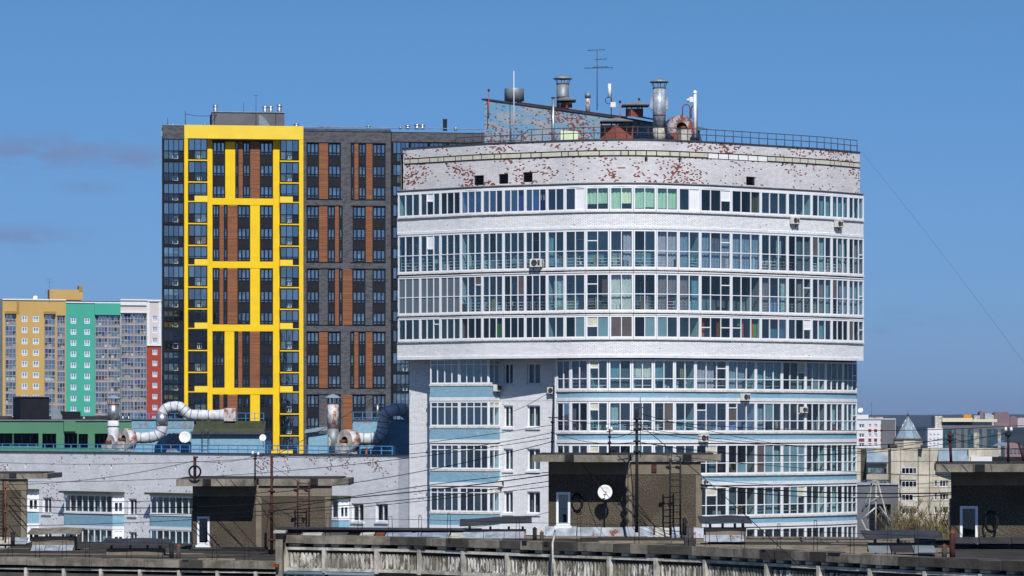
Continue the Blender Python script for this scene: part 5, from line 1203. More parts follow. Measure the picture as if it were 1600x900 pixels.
q.build('shell', CR); [quadbox(CR, 'window', x, x+3.5, 702, 708, 799.8, .5, 'glass_far') for x in (1573, 1579, 1585, 1591)]
for i, (a, b, y, m, lb) in enumerate(((1531, 1541.5, 643.5, 'brick_pink', 'distant pinkish high-rise, leftmost and darkest of the row on the horizon'), (1542, 1553, 648.5, 'pinkish_wall', 'distant pale low slab between the pink high-rises'), (1554, 1577.5, 644.8, 'brick_pink', 'distant broad pink high-rise, tallest of the row on the horizon'), (1578.5, 1589, 652, 'brick_pink', 'distant pink slab right of the tallest one'), (1590, 1603, 653.5, 'pinkish_wall', 'distant pale slab at the right edge of the picture'))):
    t = thing('distant_tower_block', P((a+b)/2, 665, 3600+i*60), lb, 'building', 'distant tower blocks on the horizon'); D = 3600+i*60; quadbox(t, 'wall', a, b, y, 670, D, 18, m, 0); quadbox(t, 'roof', a+1.5, b-2, y-1.4, y+.1, D+3, 8, 'brick_pink')
    w0 = a+.8; q = MB()
    while w0 < b-1:
        for k in range(6): q.box(X(w0, D), X(w0+.55, D), D-.4, D+.2, Z(y+1.9+k*2.3, D), Z(y+1+k*2.3, D), 'glass_far')
        w0 += 1.5
    q.build('window', t)
GB = thing('office_building', (X(1375, 330), 330, 0), 'plain dark grey block with a tall dark recess behind the lattice frame', 'building'); q = MB(); gp = Path([(1336, 330), (1404, 331)])
wall_px(GB, gp, 1337, 1403.5, 757.5, 870, 330, 'panel_grey', 0, 1.2, [(1358, 1392, 788, 842)], 'wall', 0); win_px(GB, gp, 1358.3, 1391.7, 788, 842, 330, 4, (.2, .4, .6, .8), 'panel_black', lambda i, j, k: 'glass_dark', off=-.9); solid(GB, gp, 1336, 1404, 755.8, 757.6, 330, 'galvanised', -8, .15, 'roof_edge'); quadbox(GB, 'body', 1338, 1403, 758, 860, 331.5, 7, 'panel_black', 0)
LM = thing('lattice_frame', P(1370, 860, 200), 'pale rusty A-shaped lattice frame standing before the dark grey block', 'mast')
for a, b in (((1362, 752), (1351, 858)), ((1371, 752), (1395, 842)), ((1365, 752), (1347, 800)), ((1362, 752), (1372, 752)), ((1352, 792), (1372, 776)), ((1352, 826), (1394, 848)), ((1346, 812), (1368, 793)), ((1346, 812), (1358, 838)), ((1345, 850), (1358, 836)), ((1374, 791), (1392, 815)), ((1369, 757), (1368, 838))):
    q = MB(); q.cyl(P(a[0], a[1], 200+R()), P(b[0], b[1], 200+R()), .05, None, 5, random.choice(['concrete_pale', 'concrete_pale', 'galvanised_grey'])); q.build('strut', LM)
# bare spring trees
def bare_tree(px, ytop, D, label, seed):
    rr = random.Random(seed); base = Vector((X(px, D), D, 0)); H = Z(ytop+7, D); t = thing('bare_tree', base, label, 'tree', 'bare trees below the beige block')
    tk = MB(); tk.tube([base, base+UZ*H*.45+UX*.2, base+UZ*H*.93], .2, 7, 'bark', rf=lambda i: .22-.07*i)
    cr = MB()
    for k in range(70):
        a = rr.random()*6.28; z = H*(.55+.4*rr.random()); s = base+Vector((0, 0, H*(.74+.2*rr.random()))); ln = (1.1+rr.random()*1.4)*(1.15-abs(z/H-.75)*1.5)
        e = s+Vector((math.cos(a)*ln*.9, math.sin(a)*ln*.9, ln*(.6+rr.random()*.7))); tk.tube([s, s.lerp(e, .5)+UZ*.12, e], .04, 4, 'bark', rf=lambda i: .045-.014*i)
        for j in range(22):
            p = s.lerp(e, .25+.8*rr.random()); d = Vector((rr.gauss(0, .5), rr.gauss(0, .5), .5+rr.random()*.6)).normalized()*(.35+rr.random()*.6); w_ = Vector((rr.gauss(0, 1), rr.gauss(0, 1), 0)).normalized()*.03
            m = 'twig' if rr.random() < .7 else 'twig_bud'; cr.face([p-w_, p+w_, p+d], m)
            for _ in range(2): c = p+d*rr.random(); s2 = .06; cr.face([c+Vector((rr.uniform(-s2, s2), rr.uniform(-s2, s2), rr.uniform(-s2, s2))) for _ in range(3)], 'twig_bud')
    tk.build('trunk', t); cr.build('crown', t)
for i, (px, y, D, lb) in enumerate(((1407, 806, 240, 'bare tree nearest the dark grey block'), (1421, 800, 250, 'bare tree, second from the dark grey block'), (1438, 806, 245, 'bare tree in the middle of the row'), (1452, 800, 238, 'bare tree, second nearest the right rooftop hut'), (1468, 803, 232, 'yellowish bare tree nearest the right rooftop hut'), (1481, 808, 228, 'bare tree half hidden behind the right rooftop hut'))): bare_tree(px, y, D, lb, i+3)

# ================================================================== foreground rooftops
ZR, ZL = CZ-3.42, CZ-4.48
RBP = Path([(444, 114.6), (640, 112.4), (860, 108), (1100, 103.6), (1340, 97.6), (1640, 91.6)])
LBP = Path([(-60, 125.8), (444, 121.2)])
RB = thing('concrete_block', (X(1000, 110), 110, 0), 'weathered concrete block in the right foreground with fluted balcony fronts and flat roof', 'building')
LB = thing('concrete_block', (X(200, 128), 128, 0), 'lower dark concrete block at bottom left with flat roof', 'building')
def flat_roof(own, path, z, bkl, back, wallm, dz):
    q = MB(); f = [path.at(s, z-dz, -.1) for s in path.s]; q.face(f+[Vector((f[-1].x+4, back, z-dz)), Vector((f[0].x-.0, bkl, z-dz))], 'roof_felt'); q.build('roof', own)
    q = MB(); ribbon(q, path, 0, path.L, 0, z-.3, -1.3, -1.15, wallm); 
    bk = [Vector((f[-1].x+4, back, 0)), Vector((f[0].x, bkl, 0))]; zt = z-dz-.01
    for a, b in ((Vector((f[-1].x, f[-1].y, 0)), bk[0]), (bk[0], bk[1]), (bk[1], Vector((f[0].x, f[0].y, 0)))): q.face([a, b, b+UZ*zt, a+UZ*zt], wallm)
    q.build('wall', own)
flat_roof(RB, RBP, ZR, 124, 114.5, 'concrete_dark', .17); flat_roof(LB, LBP, ZL, 145, 137, 'concrete_dark', .05)
def copings(own, path, z, h, over, s0=0., s1=None):
    s1 = s1 or path.L; s = s0
    while s < s1-.1:
        L = .62+R()*.9; e = min(s+L, s1); j = R()*.035; q = MB(); ribbon(q, path, s+.008, e-.008, z-h+R()*.02, z+j, -.55, over+R()*.03, random.choice(['concrete', 'concrete', 'concrete', 'concrete_dark']), True); q.build('coping_slab', own)
        if R() < .12: q = MB(); ribbon(q, path, s+.1, min(s+.2+R()*.5, e), z-.03-R()*.12, z+.03, over, over+.035, 'tar'); q.build('tar_patch', own)
        s = e
copings(RB, RBP, ZR, .235, .12); copings(LB, LBP, ZL, .25, .12)
# long recess coloured black for shade, ledges and fluted fronts of the right block
PXS = [447, 508, 590, 656.5, 725, 794, 864, 953.7, 1027, 1103.6, 1200, 1281.5, 1362, 1447.8, 1535, 1622]
q = MB(); ribbon(q, RBP, .0, RBP.L, ZR-.34, ZR-.235, -.5, -.28, 'metal_black'); q.build('painted_gap_shade', RB)
s = .2
while s < RBP.L-.3:
    q = MB(); ribbon(q, RBP, s, s+.22+R()*.22, ZR-.325, ZR-.24, -.3, .05, 'concrete_pale'); q.build('bracket_stone', RB); s += .55+R()*.5
def fluted_panel(own, path, a, b, z0, z1):
    q = MB(); n = max(4, int((b-a)/.135)); st = (b-a)/n; n_ = path.nrm((a+b)/2)[1]
    for i in range(n):
        u0, u1, u2, u3 = a+st*i, a+st*(i+.32), a+st*(i+.5), a+st*(i+.82)
        o0, o1 = -.09, -.02
        pts = [(u0, o0), (u1, o1), (u3, o1), (u0+st, o0)]
        for (p, x), (r, y) in zip(pts[:-1], pts[1:]):
            q.face([path.at(p, z0, x), path.at(r, z0, y), path.at(r, z1, y), path.at(p, z1, x)], 'fluted_concrete', [(p, z0), (r, z0), (r, z1), (p, z1)])
        # pointed feet of the flutes
        q.face([path.at(u1, z0, o1), path.at(u3, z0, o1), path.at((u1+u3)/2, z0-.03, .03)], 'concrete_pale')
    return q.build('fluted_panel', own)
for xa, xb in zip(PXS[:-1], PXS[1:]):
    a, b = RBP.spx(xa)+.06, RBP.spx(xb)-.06
    q = MB(); ribbon(q, RBP, a, b, ZR-.43, ZR-.345, -.2, .04+R()*.02, 'concrete_pale'); q.build('ledge', RB)
    q = MB(); ribbon(q, RBP, a, b, ZR-.52, ZR-.43, -.24, -.14, 'concrete_dark'); q.build('groove', RB)  # darker concrete puts the groove's shade into its colour
    fluted_panel(RB, RBP, a, b, ZR-.97, ZR-.52)
    q = MB(); ribbon(q, RBP, a, b, ZR-1.08, ZR-.985, -.25, .05, 'concrete_pale'); q.build('ledge', RB)
for x in PXS:
    s = RBP.spx(x); s = max(.06, s); q = MB(); ribbon(q, RBP, s-.06, s+.06, ZR-1.12, ZR-.345, -.2, .09, 'concrete_pale'); q.build('post', RB)
q = MB(); ribbon(q, RBP, 0, RBP.L, 0, ZR-1.09, -.4, -.25, 'concrete'); q.build('balcony_front', RB)
for i, (xa, xb, cm_) in enumerate(((441, 506, 'balcony_tint'), (511, 585, 'turret_blue'))):
    a, b = RBP.spx(xa), RBP.spx(xb); window(RB, RBP.at(a+.05, 0, -.02), RBP.at(b, 0, -.02), ZR-2.4, ZR-1.15, 4, (), 'white_pvc', lambda i, j, k: 'glass_dark', tf=.07, mw=.07)
    q = MB(); ribbon(q, RBP, a, b+.03, ZR-1.17, ZR-1.1, -.2, .14, cm_); q.build('window_canopy', RB)
# corner pilaster with its scalloped cap
q = MB(); q.box(X(430.5, 113.8), X(441.5, 113.8), 113.8, 114.6, 0, Z(833, 113.8), 'concrete'); q.build('corner_post', RB)
q = MB(); q.box(X(427.5, 113.7), X(446, 113.7), 113.6, 114.7, Z(833, 113.7), Z(829.5, 113.7), 'concrete_pale'); q.build('corner_cap', RB)
q = MB(); q.box(X(425, 113.6), X(436, 113.6), 113.55, 113.75, Z(886, 113.6), Z(881, 113.6), 'rust'); q.build('rusty_bracket', RB)
# left block: ledges below the coping, black strips standing in for shaded gaps
for za_, zb_, o, m in ((.25, .32, -.4, 'metal_black'), (.33, .39, .02, 'concrete_pale'), (.40, .50, -.3, 'metal_black'), (.50, 1.3, -.05, 'concrete_dark')):
    q = MB(); ribbon(q, LBP, 0, LBP.L, ZL-zb_, ZL-za_, -.5, o, m); q.build('ledge', LB)
for x in (41, 100, 158, 219, 280, 340, 400): s = LBP.spx(x); q = MB(); ribbon(q, LBP, s-.05, s+.05, ZL-1.2, ZL-.33, -.3, .06, 'concrete_pale'); q.build('post', LB)
q = MB(); ribbon(q, LBP, 0, LBP.L, 0, ZL-1.3, -.5, -.1, 'concrete_dark'); q.build('front', LB)
# loose roof strips: precast roof ribs and felt
def roof_strips(own, path, z, D0_, D1_, x0, x1, n, skew, m=('roof_strip', 'roof_strip', 'concrete', 'roof_felt')):
    for i in range(n):
        D = D0_+(D1_-D0_)*i/n; xs = X(x0, D)+R()*1.5; xe = X(x1, D)-R()*1.5
        while xs < xe:
            L = min(2.2+R()*3.5, xe-xs); q = MB(); w_ = (D1_-D0_)/n*(.45+R()*.25); yo = D-skew*(xs-X(x0, D))
            e0, e1 = path.at(path.spx(800+xs/yo*F)).y, path.at(path.spx(800+(xs+L)/(yo-skew*L)*F)).y
            if yo < e0+.7 or yo-skew*L < e1+.7: xs += L; continue
            q.ob((xs, yo, z-.05), (L-.05, -skew*L, 0), (0, w_, 0), (0, 0, .05+R()*.05), random.choice(m)); q.build('roof_slab', own); xs += L
roof_strips(RB, RBP, ZR-.12, 101, 117, 1080, 1500, 16, .18); roof_strips(LB, LBP, ZL-.02, 123, 136, -50, 400, 15, .08, ('roof_strip', 'concrete_dark', 'roof_felt', 'roof_felt')); roof_strips(RB, RBP, ZR-.15, 113, 119.5, 460, 1080, 6, .06, ('roof_felt', 'concrete_dark', 'roof_strip', 'roof_felt'))
# raised black felt kerb behind the edge
kp = Path([(432, 118.6), (560, 117.8), (745, 116.8)]); q = MB(); ribbon(q, kp, 0, kp.L, ZR-.1, CZ-(826-HZ)/F*118, -.5, 0, 'tar'); ribbon(q, kp, 0, kp.L, CZ-(827.5-HZ)/F*118, CZ-(824.5-HZ)/F*118, -.6, .12, 'sheet_dark'); q.build('felt_kerb', RB)
for i, (x0, x1, m) in enumerate(((468, 500, 'concrete_pale'), (500, 540, 'concrete_dark'), (560, 582, 'concrete_pale'), (584, 598, 'rust'), (600, 640, 'galvanised'), (640, 655, 'sheet_rusty'), (656, 700, 'galvanised'), (702, 738, 'concrete_pale'))):
    D = 116.6; q = MB(); q.ob(P(x0, 841, D-1.0), P(x1, 840.5, D-1.1)-P(x0, 841, D-1.0), (.05, .9, .12), (0, 0, .03), m); tag(q.build('flashing_sheet', RB))
q = MB(); lp = Path([(296, 131.4), (430, 130.6)]); ribbon(q, lp, 0, lp.L, ZL-.05, ZL+.02, -.3, 1.8, 'roof_felt'); ribbon(q, lp, 0, lp.L, ZL+.02, ZL+.08, -.3, .1, 'tar'); q.build('felt_apron', LB)

def hut(pxa, Da, pxb, Db, zr, ytop, yfb, wl, wr, split, label, win, pillar, base_y, deep=1.32, right_open=False):
    Dm = (Da+Db)/2; hp = Path([(pxa, Da), (pxb, Db)]); S = lambda x, o=0: hp.spx(x, o); t, n = hp.nrm(1)
    h = thing('rooftop_hut', (X((wl+wr)/2, Dm), Dm, zr), label, 'rooftop hut'); zt, zf = Z(ytop, Dm), Z(yfb, Dm)
    holes = []
    if win: holes = [(S(win[0]), S(win[1]), Z(win[3], Dm), Z(win[2], Dm))]
    zb = zr-.1; zs = zt-.62
    q = MB(); facade(q, hp, S(wl), S(wr), zb, zs, holes, 0, .25, 'pebbledash'); q.build('wall', h)
    q = MB(); ribbon(q, hp, S(wl), S(wr), zs, zf, -.3, .02, 'stucco_smooth'); q.build('plaster_band', h)
    dp = n*-4.2
    for s, sg in ((S(wl), .02), (S(wr), -.02)):
        A = hp.at(s, 0, 0); A.z = 0; B = A+Vector((A.x/A.y+sg, 1, 0))*4.2; q = MB()
        q.face([A+UZ*zb, B+UZ*zb, B+UZ*zf, A+UZ*zf] if sg < 0 else [B+UZ*zb, A+UZ*zb, A+UZ*zf, B+UZ*zf], 'pebbledash'); q.build('side_wall', h)
    for x in pillar: q = MB(); ribbon(q, hp, S(x), S(x)+.2, zb, zs-.02, -.1, .045, 'stucco_smooth'); q.build('pillar', h)
    # roof slab in cast pieces; the canopy part reaches forward
    def piece(a, b, o, name='roof_slab', j=0): q = MB(); ribbon(q, hp, a, b, zf+j, zt+j, -4.5, o, 'concrete', True); q.build(name, h)
    xs = [pxa, pxa+(split-pxa)*.33, split-2]; xs2 = [split, split+(pxb-split)*.45, pxb]
    for a, b in zip(xs[:-1], xs[1:]): piece(S(a)+.01, S(b)-.01, deep, 'canopy_slab', R()*.012)
    for a, b in zip(xs2[:-1], xs2[1:]): piece(S(a)+.01, S(b)-.01, .12, 'roof_slab', R()*.012)
    q = MB(); ribbon(q, hp, S(pxa)+.05, S(pxb)-.3, zt+.012, zt+.05, -4.4, -.1, 'roof_felt'); q.build('roof_felt', h)
    for x in (pxa+(split-pxa)*.34, pxb-60): q = MB(); ribbon(q, hp, S(x), S(x)+.28, zf+.02, zt+.02, (deep if x < split else .12), (deep if x < split else .12)+.02, 'tar'); q.build('tar_stain', h)
    if win:
        s0, s1, z0, z1 = holes[0]; w_ = window(h, hp.at(s0, 0, -.1), hp.at(s1, 0, -.1), z0+.02, z1, 1, (), 'white_pvc', lambda i, j, k: 'glass_teal' if pxa > 800 and pxa < 1200 else 'glass_dark', tf=.075, dep=.1, back=0)
        q = MB(); ribbon(q, hp, s0-.05, s1+.04, z0-.07, z0+.01, -.1, .09, 'white_pvc'); q.build('window_sill', h)
        q = MB(); ribbon(q, hp, s0-.3, s1+.3, z0-.2, z1+.2, -1.2, -1.1, 'inner_wall'); q.build('room_wall', h)
    return h, hp
H2, h2p = hut(835, 118.4, 1127, 118, ZR, 711, 721.5, 857, 1095, 986, 'middle rooftop hut with pebbledash walls, flat slab, narrow white window and dish', (869, 891, 769, 822), (978, 1087), 828)
H1, h1p = hut(280, 132.4, 545, 132.4, ZL, 748.5, 759, 301, 518, 404, 'rooftop hut left of centre with a rusty ladder and a slim white window', (308, 327.5, 807, 852), (400, 508), 858)
H3, h3p = hut(1461, 108.4, 1765, 107.8, ZR, 725.5, 737, 1486, 1740, 1640, 'rooftop hut at the right edge, mostly in shade, with a white window', (1500, 1528, 791, 847), (1632,), 850, 1.6)
H0, h0p = hut(-230, 140, 75, 140, ZL, 740.5, 748.5, -200, 42, -60, 'rooftop hut cut off by the left edge of the picture', None, (33,), 857)
# slanted metal flashings at the hut feet
def apron(hp, own, segs, Dm, zr, out=.42, rise=.33):
    for x0, x1, m in segs:
        a, b = hp.spx(x0), hp.spx(x1); A, B = hp.at(a, zr, out), hp.at(b-.02, zr, out); n = hp.nrm(1)[1]
        q = MB(); q.ob(A, B-A, -n*(out-.03)+UZ*rise*(1+R()*.1), UZ*.025, m); q.build('flashing_sheet', own)
apron(h2p, H2, ((852, 902, 'galvanised'), (902, 940, 'galvanised'), (940, 976, 'sheet_rusty'), (976, 1000, 'sheet_rusty'), (1000, 1022, 'galvanised'), (1024, 1048, 'concrete_pale'), (1050, 1064, 'sheet_rusty'), (1066, 1082, 'sheet_dark'), (1084, 1104, 'sheet_rusty')), 118, ZR-.2)
apron(h1p, H1, ((300, 350, 'sheet_dark'), (350, 420, 'tar')), 132, ZL, .8, .1); apron(h3p, H3, ((1486, 1530, 'sheet_dark'), (1530, 1580, 'sheet_dark'), (1580, 1640, 'sheet_dark')), 108, ZR, 1.4, .12); apron(h0p, H0, ((0, 24, 'concrete_pale'), (24, 46, 'galvanised')), 140, ZL, .8, .2)
b_ = MB(); ribbon(b_, h2p, h2p.spx(1018), h2p.spx(1026), Z(738, 118), Z(726, 118), 0, .06, 'rust_red'); b_.build('junction_box', H2)

# slab covered vent shafts on the roofs
def vent_shaft(x0, x1, yc0, yc1, yb0, yb1, D, label, apr=None, tilt=.0, cov='sheet_dark', zr=ZR):
    t = thing('roof_vent_shaft', P((x0+x1)/2, yb1, D), label, 'roof vent')
    q = MB(); q.box(X(x0, D), X(x1, D), D, D+.9, zr-.02, Z(yb0, D), 'stucco_smooth'); q.build('shaft', t)
    q = MB(); [q.box(X(x, D), X(x, D)+.07, D+.05, D+.2, Z(yb0, D), Z(yc1, D), 'metal_dark') for x in (x0+6, x0+(x1-x0)*.4, x0+(x1-x0)*.7, x1-7)]; q.build('cover_leg', t)
    q = MB(); k = 6; cx0, cx1 = x0-8, x1+9
    for i in range(k):
        a, b = cx0+(cx1-cx0)*i/k, cx0+(cx1-cx0)*(i+1)/k; ya, yb = yc1+(yc0-yc1)*(i/k)*tilt+math.sin(i*1.3)*.8, yc1+(yc0-yc1)*((i+1)/k)*tilt+math.sin((i+1)*1.3)*.8
        A, B = P(a, ya, D-.25), P(b, yb, D-.25); q.ob(A, B-A, (0, 1.4, .16), (0, 0, .035), cov)
    q.build('cover_sheet', t)
    if apr:
        k = 3
        for i in range(k): a, b = x0-2+(x1-x0)*i/k, x0-2+(x1-x0)*(i+1)/k; A = P(a, yb1, D-.5); q = MB(); q.ob((A.x, A.y, zr), (X(b, D)-X(a, D)-.02, 0, 0), (0, .48, .17), (0, 0, .02), apr[i % len(apr)]); q.build('flashing_sheet', t)
    return t
vent_shaft(50, 116, 829, 835, 839, 850, 132.5, 'concrete vent shaft with rusty sheet cover by the left edge hut', ('galvanised', 'galvanised'), .1, 'concrete', zr=ZL)
vent_shaft(166, 255, 846, 851, 858, 869, 127, 'long low vent shaft with a bent dark cover in front of the wing balconies', None, -.3, zr=ZL)
vent_shaft(726, 822, 817, 822.5, 828, 839, 112.4, 'vent shaft with a curled dark sheet cover left of the middle hut', ('galvanised', 'galvanised', 'sheet_rusty'), 1.)
vent_shaft(1102, 1166, 816, 818, 825, 836, 109, 'vent shaft with rusty flashing just right of the middle hut', ('sheet_rusty', 'galvanised', 'sheet_rusty'), .2)
vent_shaft(1360, 1465, 838, 842, 850, 862, 99.8, 'wide vent shaft with dark sheet cover before the bare trees', ('galvanised_grey', 'sheet_dark'), .1)
def stub(px, yb, yt, D, r, label, m='metal_black'):
    t = thing('vent_pipe', P(px, yb, D), label, 'pipe'); q = MB(); q.cyl(P(px, yb+3, D), P(px, yt+2, D), r, None, 12, m); q.build('pipe', t); q = MB(); q.lathe(P(px, yt+3, D), [(r*1.05, 0), (r*1.05, .04), (0, .1)], 12, 'rust' if m != 'metal_black' else 'tar'); q.build('cap', t)
stub(835.5, 849, 825, 110, .065, 'tall black vent pipe left of the middle hut'); stub(846.5, 850, 831, 110, .06, 'short rust-capped vent pipe left of the middle hut', 'concrete_dark')
stub(1475.5, 872, 852, 98.5, .07, 'short dark vent pipe, left of two by the right hut', 'concrete_dark'); stub(1488, 873, 830, 98.3, .075, 'tall rusty-topped vent pipe by the right hut window', 'rust_red')
stub(268, 877, 849, 125, .075, 'dark vent pipe, left of two before the lower hut'); stub(279, 877, 851, 125, .075, 'dark vent pipe, right of two before the lower hut', 'concrete_dark'); stub(1069.5, 833, 810, 116.8, .065, 'short black pipe at the foot of the middle hut ladder'); stub(20, 855, 831, 138.5, .08, 'dark vent pipe at the foot of the left edge hut')
# ladders, dish, coils
ladder(1047, 1063, 836, 716, 116.9, 'metal_black', 'black steel ladder on the middle hut with ball hooks', 12, True)
ladder(465, 483, 826, 752, 131.3, 'rust_red', 'rust red ladder on the hut left of centre', 9, True)
ladder(-2, 5, 850, 752, 139.6, 'metal_black', 'black ladder on the left edge hut', 9)
dish(P(945.3, 769, 117.6), 11.2/F*117.6, (-.12, -1, .12), 'white satellite dish with blue and red marks on the middle hut wall')
q = MB(); c = P(945.3, 769, 117.56)
d_ = bpy.data.objects['satellite_dish.004'] if 'satellite_dish.004' in bpy.data.objects else None
q.box(c.x-.06, c.x-.015, c.y-.03, c.y-.015, c.z-.01, c.z+.02, 'paint_blue'); q.box(c.x+.0, c.x+.06, c.y-.03, c.y-.015, c.z-.015, c.z+.02, 'paint_red'); q.build('logo_mark', d_)
def coil(c, r, n, nr, label, m='cable_black', own=None, hold=True):
    t = thing('cable_coil', c-UZ*r, label, 'cable coil'); n = Vector(n).normalized(); u = n.cross(UZ).normalized()
    for k in range(nr): rr = r*(1-.06*(k % 3)-.02*k); q = MB(); q.tube([p*1.0 for p in [c+n*(.015*k)+u*(rr*.62*math.cos(a*math.pi/10))+UZ*(rr*math.sin(a*math.pi/10)) for a in range(21)]], .012, 5, m, caps=False); q.build('loop', t)
    if hold:
        q = MB()
        for a in (.8, 2.4, 3.9, 5.5): p = c+u*(r*.62*math.cos(a))+UZ*(r*math.sin(a)); q.cyl(p-n*.1, p+n*.12+(p-c)*.15, .012, None, 5, 'galvanised')
        q.build('holder', t)
    return t
coil(P(902, 785, 118.3), .31, (-.2, -1, 0), 6, 'black cable coil on a bracket between window and dish'); coil(P(1549, 815, 108), .33, (-.2, -1, 0), 6, 'black cable coil on a bracket on the right edge hut')
t = thing('pipe_post', P(304, 748, 131), 'short rusty post with a black hoop on the slab of the lower hut', 'post'); q = MB(); q.cyl(P(304.5, 748, 131), P(304.5, 713, 131), .055, None, 8, 'rust_red'); q.box(X(302, 131), X(309, 131), 130.9, 131.1, Z(716, 131), Z(713, 131), 'rust_red'); q.build('post', t)
q = MB(); q.tube(arc(P(304.5, 737, 130.9), UX, UZ, 9/F*131, 0, 360, 20), .035, 6, 'cable_black', caps=False); q.build('hoop', t)
# masts with insulators
def mast(px, yb, yt, D, r, m, label, ins=(), cross=(), top=None, lean=0):
    t = thing('wire_mast', P(px, yb, D), label, 'mast'); q = MB(); q.cyl(P(px-lean, yb, D), P(px+lean, yt, D), r, r*.85, 8, m); q.build('pole', t)
    for y in ins: q = MB(); q.lathe(P(px, y, D), [(0, -.03), (r*2.2, -.02), (r*2.2, .03), (r, .05)], 8, m); q.build('collar', t)
    for x0, x1, y in cross: q = MB(); q.cyl(P(x0, y+.6, D-.03), P(x1, y-.6, D+.03), .014, None, 5, m); q.build('crossarm', t)
    if top:
        for x, y in top: q = MB(); q.lathe(P(x, y, D), [(0, -.06), (.05, -.05), (.045, 0), (.03, .06), (0, .07)], 8, 'ceramic_white'); q.build('insulator', t)
    return t
mast(995, 832, 640, 115.8, .052, 'metal_black', 'thick black cable mast in front of the middle hut', (655, 672, 690, 706), ((975, 1015, 664), (984, 1008, 672)))
mast(1000.5, 715, 621, 115.9, .012, 'metal_dark', 'thin rod antenna beside the top of the thick mast', (), ((996, 1006, 637),))
mast(863.5, 708, 602, 118.6, .028, 'metal_black', 'slim leaning black post at the left end of the middle hut slab', (660, 676, 690), ((857, 882, 652),), None, 1.5)
mast(952.5, 712, 670, 117.5, .025, 'metal_black', 'short black post with two white insulators on the middle hut', (683, 692), ((948, 957, 674),), ((948.5, 667), (955.5, 670)))
mast(398.5, 750, 709, 131, .03, 'metal_black', 'short black post with white insulators on the lower hut slab', (717,), ((392, 405, 713),), ((395, 707.5), (403.5, 709)))
mast(424.5, 868, 712, 129.5, .055, 'rust_red', 'tall rust red pole in front of the lower hut', (768, 800, 844)); mast(1485, 728, 673, 109.3, .045, 'rust_red', 'leaning rust red pipe on the right edge hut slab', (681, 688), ((1477, 1493, 686),), None, -1.5)
mast(1575.5, 730, 672, 109, .04, 'metal_black', 'black lamp pole with two white heads on the right edge hut', (680,), ((1570, 1581, 677),), ((1571.5, 670.5), (1580, 670.5)))
mast(1596, 722, 690, 112, .045, 'rust_red', 'tilted rusty beam end at the right edge of the picture', (), (), None, -5); mast(8.5, 856, 752, 139.3, .035, 'rust', 'thin rusty pole on the left edge hut', (762, 800))
# rod railings along the roof edges
def hoops(own, pxs, path, z, D_off):
    for x in pxs:
        s = path.spx(x); p = path.at(s, z, -.25); t_, n_ = path.nrm(s); q = MB(); h = .62+R()*.25
        for d in (-.09, .09): q.cyl(p+t_*d, p+t_*(d*.6)+UZ*h, .011, None, 4, 'metal_black')
        q.cyl(p-t_*.06+UZ*h, p+t_*.06+UZ*h, .011, None, 4, 'metal_black'); q.build('rail_stanchion', own)
    q = MB(); q.tube([path.at(path.spx(x), z+.55, -.25) for x in pxs], .009, 4, 'cable_black'); q.build('rail_wire', own)
hoops(RB, (462, 505, 555, 602, 648, 693, 800, 895, 985, 1062, 1095, 1150, 1206, 1263, 1320, 1378, 1420), RBP, ZR, 0); hoops(LB, (10, 53, 95, 131, 196, 245, 330, 380), LBP, ZL, 0)
t = thing('cable', P(866, 848, 108), 'pale hanging cable running over the roof edge near the middle hut', 'cable'); q = MB(); q.tube([P(867, 829, 113), P(866, 838, 109.5), P(863.5, 849, 107.5), P(863.5, 866, 107.4), P(864, 900, 107.4)], .03, 6, 'concrete_pale'); q.build('strand', t)
# overhead wires
def wire(a, b, sag, label, r=.011, n=14, group=None):
    A, B = P(*a), P(*b); t = thing('overhead_wire', A, label, 'wire', group); pts = [A.lerp(B, i/n)-UZ*sag*4*(i/n)*(1-i/n) for i in range(n+1)]
    q = MB(); q.tube(pts, r, 4, 'cable_black'); q.build('strand', t)
G1, G2 = 'wires strung across the round tower', 'wires strung across the low wing'
for i, (a, b, sag, r, lb) in enumerate((((995, 655, 116), (1610, 664, 104), .25, .011, 'wire from the top of the thick mast to the right edge, highest of the fan'),
    ((995, 668, 116), (1610, 700, 104), .3, .011, 'wire falling gently from the thick mast past the turret to the right edge'),
    ((995, 672, 116), (1485, 686, 109), .35, .012, 'wire from the thick mast to the leaning red pipe'), ((995, 690, 116), (1485, 683, 109), .5, .011, 'sagging wire between thick mast and leaning red pipe, lower one'),
    ((995, 690, 116), (1575, 676, 109), .55, .011, 'wire from the thick mast to the lamp pole at right'), ((1095, 757, 118), (1490, 770, 109), .12, .024, 'thick black cable from the middle hut to the right hut, upper strand'),
    ((1095, 762, 118), (1500, 772, 109), .2, .018, 'thick black cable just under the upper strand, middle to right hut'), ((1095, 748, 118), (1490, 752, 109), .2, .010, 'thin wire above the thick cable between the huts'),
    ((995, 706, 116), (1490, 745, 109), .1, .010, 'thin wire descending from the mast foot to the right hut wall'), ((995, 660, 116), (1250, 885, 98), -.1, .011, 'guy wire slanting down from the thick mast to the roof edge'),
    ((995, 645, 116), (1345, 705, 200), .3, .012, 'wire from the thick mast towards the corner of the round tower'), ((863, 652, 118.6), (995, 660, 116), .12, .010, 'short wire between the slim post and the thick mast, upper'),
    ((863, 676, 118.6), (995, 690, 116), .18, .010, 'short wire between the slim post and the thick mast, lower'), ((952, 684, 117.5), (995, 672, 116), .06, .010, 'short wire from the insulator post to the thick mast'),
    ((1485, 684, 109), (1610, 702, 104), .1, .010, 'wire from the leaning red pipe to the right edge'), ((1485, 676, 109), (1575, 677, 109), .12, .009, 'short wire between leaning red pipe and lamp pole'),
    ((995, 832, 115.8), (900, 712, 118), 0, .010, 'guy wire left of the thick mast down to the hut foot'), ((985, 722, 117), (993, 830, 115.9), .02, .016, 'cable running down along the hut corner pillar'))):
    wire(a, b, sag, lb, r, 14, G1)
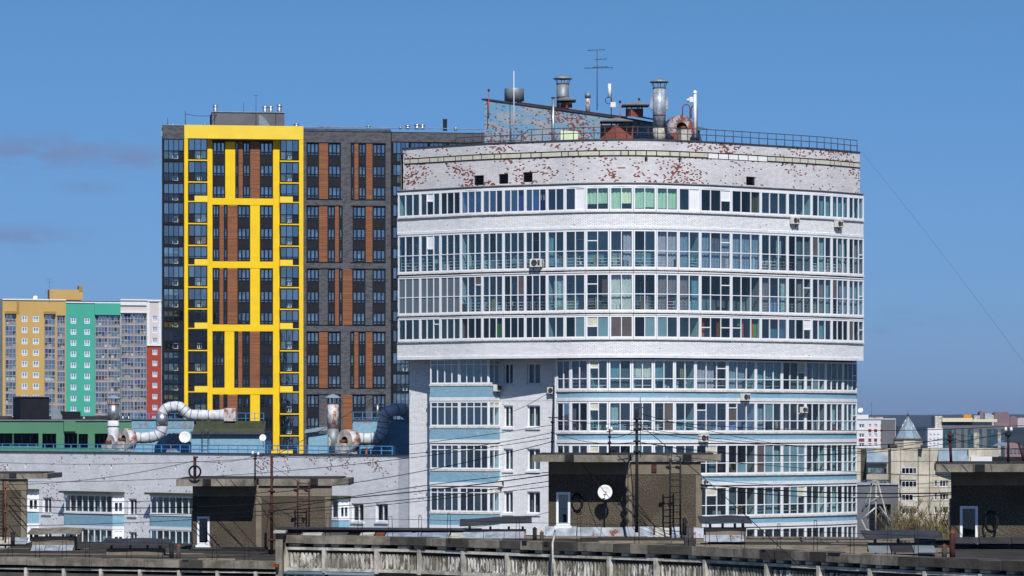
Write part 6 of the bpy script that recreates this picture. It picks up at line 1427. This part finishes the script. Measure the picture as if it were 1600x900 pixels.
for i, (a, b, sag, r, lb) in enumerate((((863, 676, 118.6), (398, 712, 131), .35, .011, 'wire from the slim post to the insulator post on the lower hut'), ((863, 690, 118.6), (424, 770, 129.5), .2, .013, 'wire from the slim post down to the rusty pole, middle height'),
    ((857, 738, 119), (424, 800, 129.5), -.15, .014, 'cable from the middle hut wall to the rusty pole'), ((857, 742, 119), (-20, 788, 141), .5, .020, 'thick cable across the wing windows from the middle hut'), ((857, 752, 119), (-20, 796, 141), .55, .014, 'long wire just below the thick cable over the wing windows'),
    ((857, 760, 119), (-20, 822, 141), .3, .012, 'lowest long wire over the wing windows'), ((863, 684, 118.6), (-20, 752, 141), .45, .011, 'long wire high on the wing wall below its coping'), ((863, 664, 118.6), (-20, 722, 141), .5, .010, 'highest long wire crossing the blank wing wall'),
    ((398, 713, 131), (304, 720, 131), .12, .010, 'short wire between the two posts on the lower hut slab'), ((304, 720, 131), (-20, 757, 141), .25, .011, 'wire from the hooped post to the left edge'), ((424, 715, 129.5), (660, 565, 290), .3, .012, 'wire rising from the rusty pole behind the stained flue'),
    ((424, 768, 129.5), (-20, 774, 141), .3, .014, 'dark wire from the rusty pole across the left balcony windows'), ((863, 610, 118.6), (790, 646, 200), .1, .010, 'short wire off the top of the slim post to the left'), ((398, 712, 131), (470, 755, 131), 0, .010, 'guy wire from the insulator post to the hut ladder'), ((857, 800, 119), (640, 826, 118), .2, .010, 'low wire between the middle hut and the felt kerb'))):
    wire(a, b, sag, lb, r, 16, G2)
wire((1346, 237, 273), (1640, 622, 235), -.25, 'long thin guy wire dropping from the round tower roof corner to the right edge', .006, 24)
wire((345, 178, 520), (290, 178, 512), .3, 'thin wire between the rooftop block and the rod at its left', .04, 6)

# air between here and the far hills
m_, n_ = new_mat('haze_air'); v_ = n_.node('ShaderNodeVolumePrincipled', {'Color': (.60, .74, 1., 1.), 'Density': 4e-5, 'Anisotropy': .2}); n_.node('ShaderNodeOutputMaterial', {'Volume': v_})
hz = MB(); hz.box(-9500, 9500, -450, 16500, -1, 130, 'haze_air'); tag(hz.build('haze'), kind='stuff')
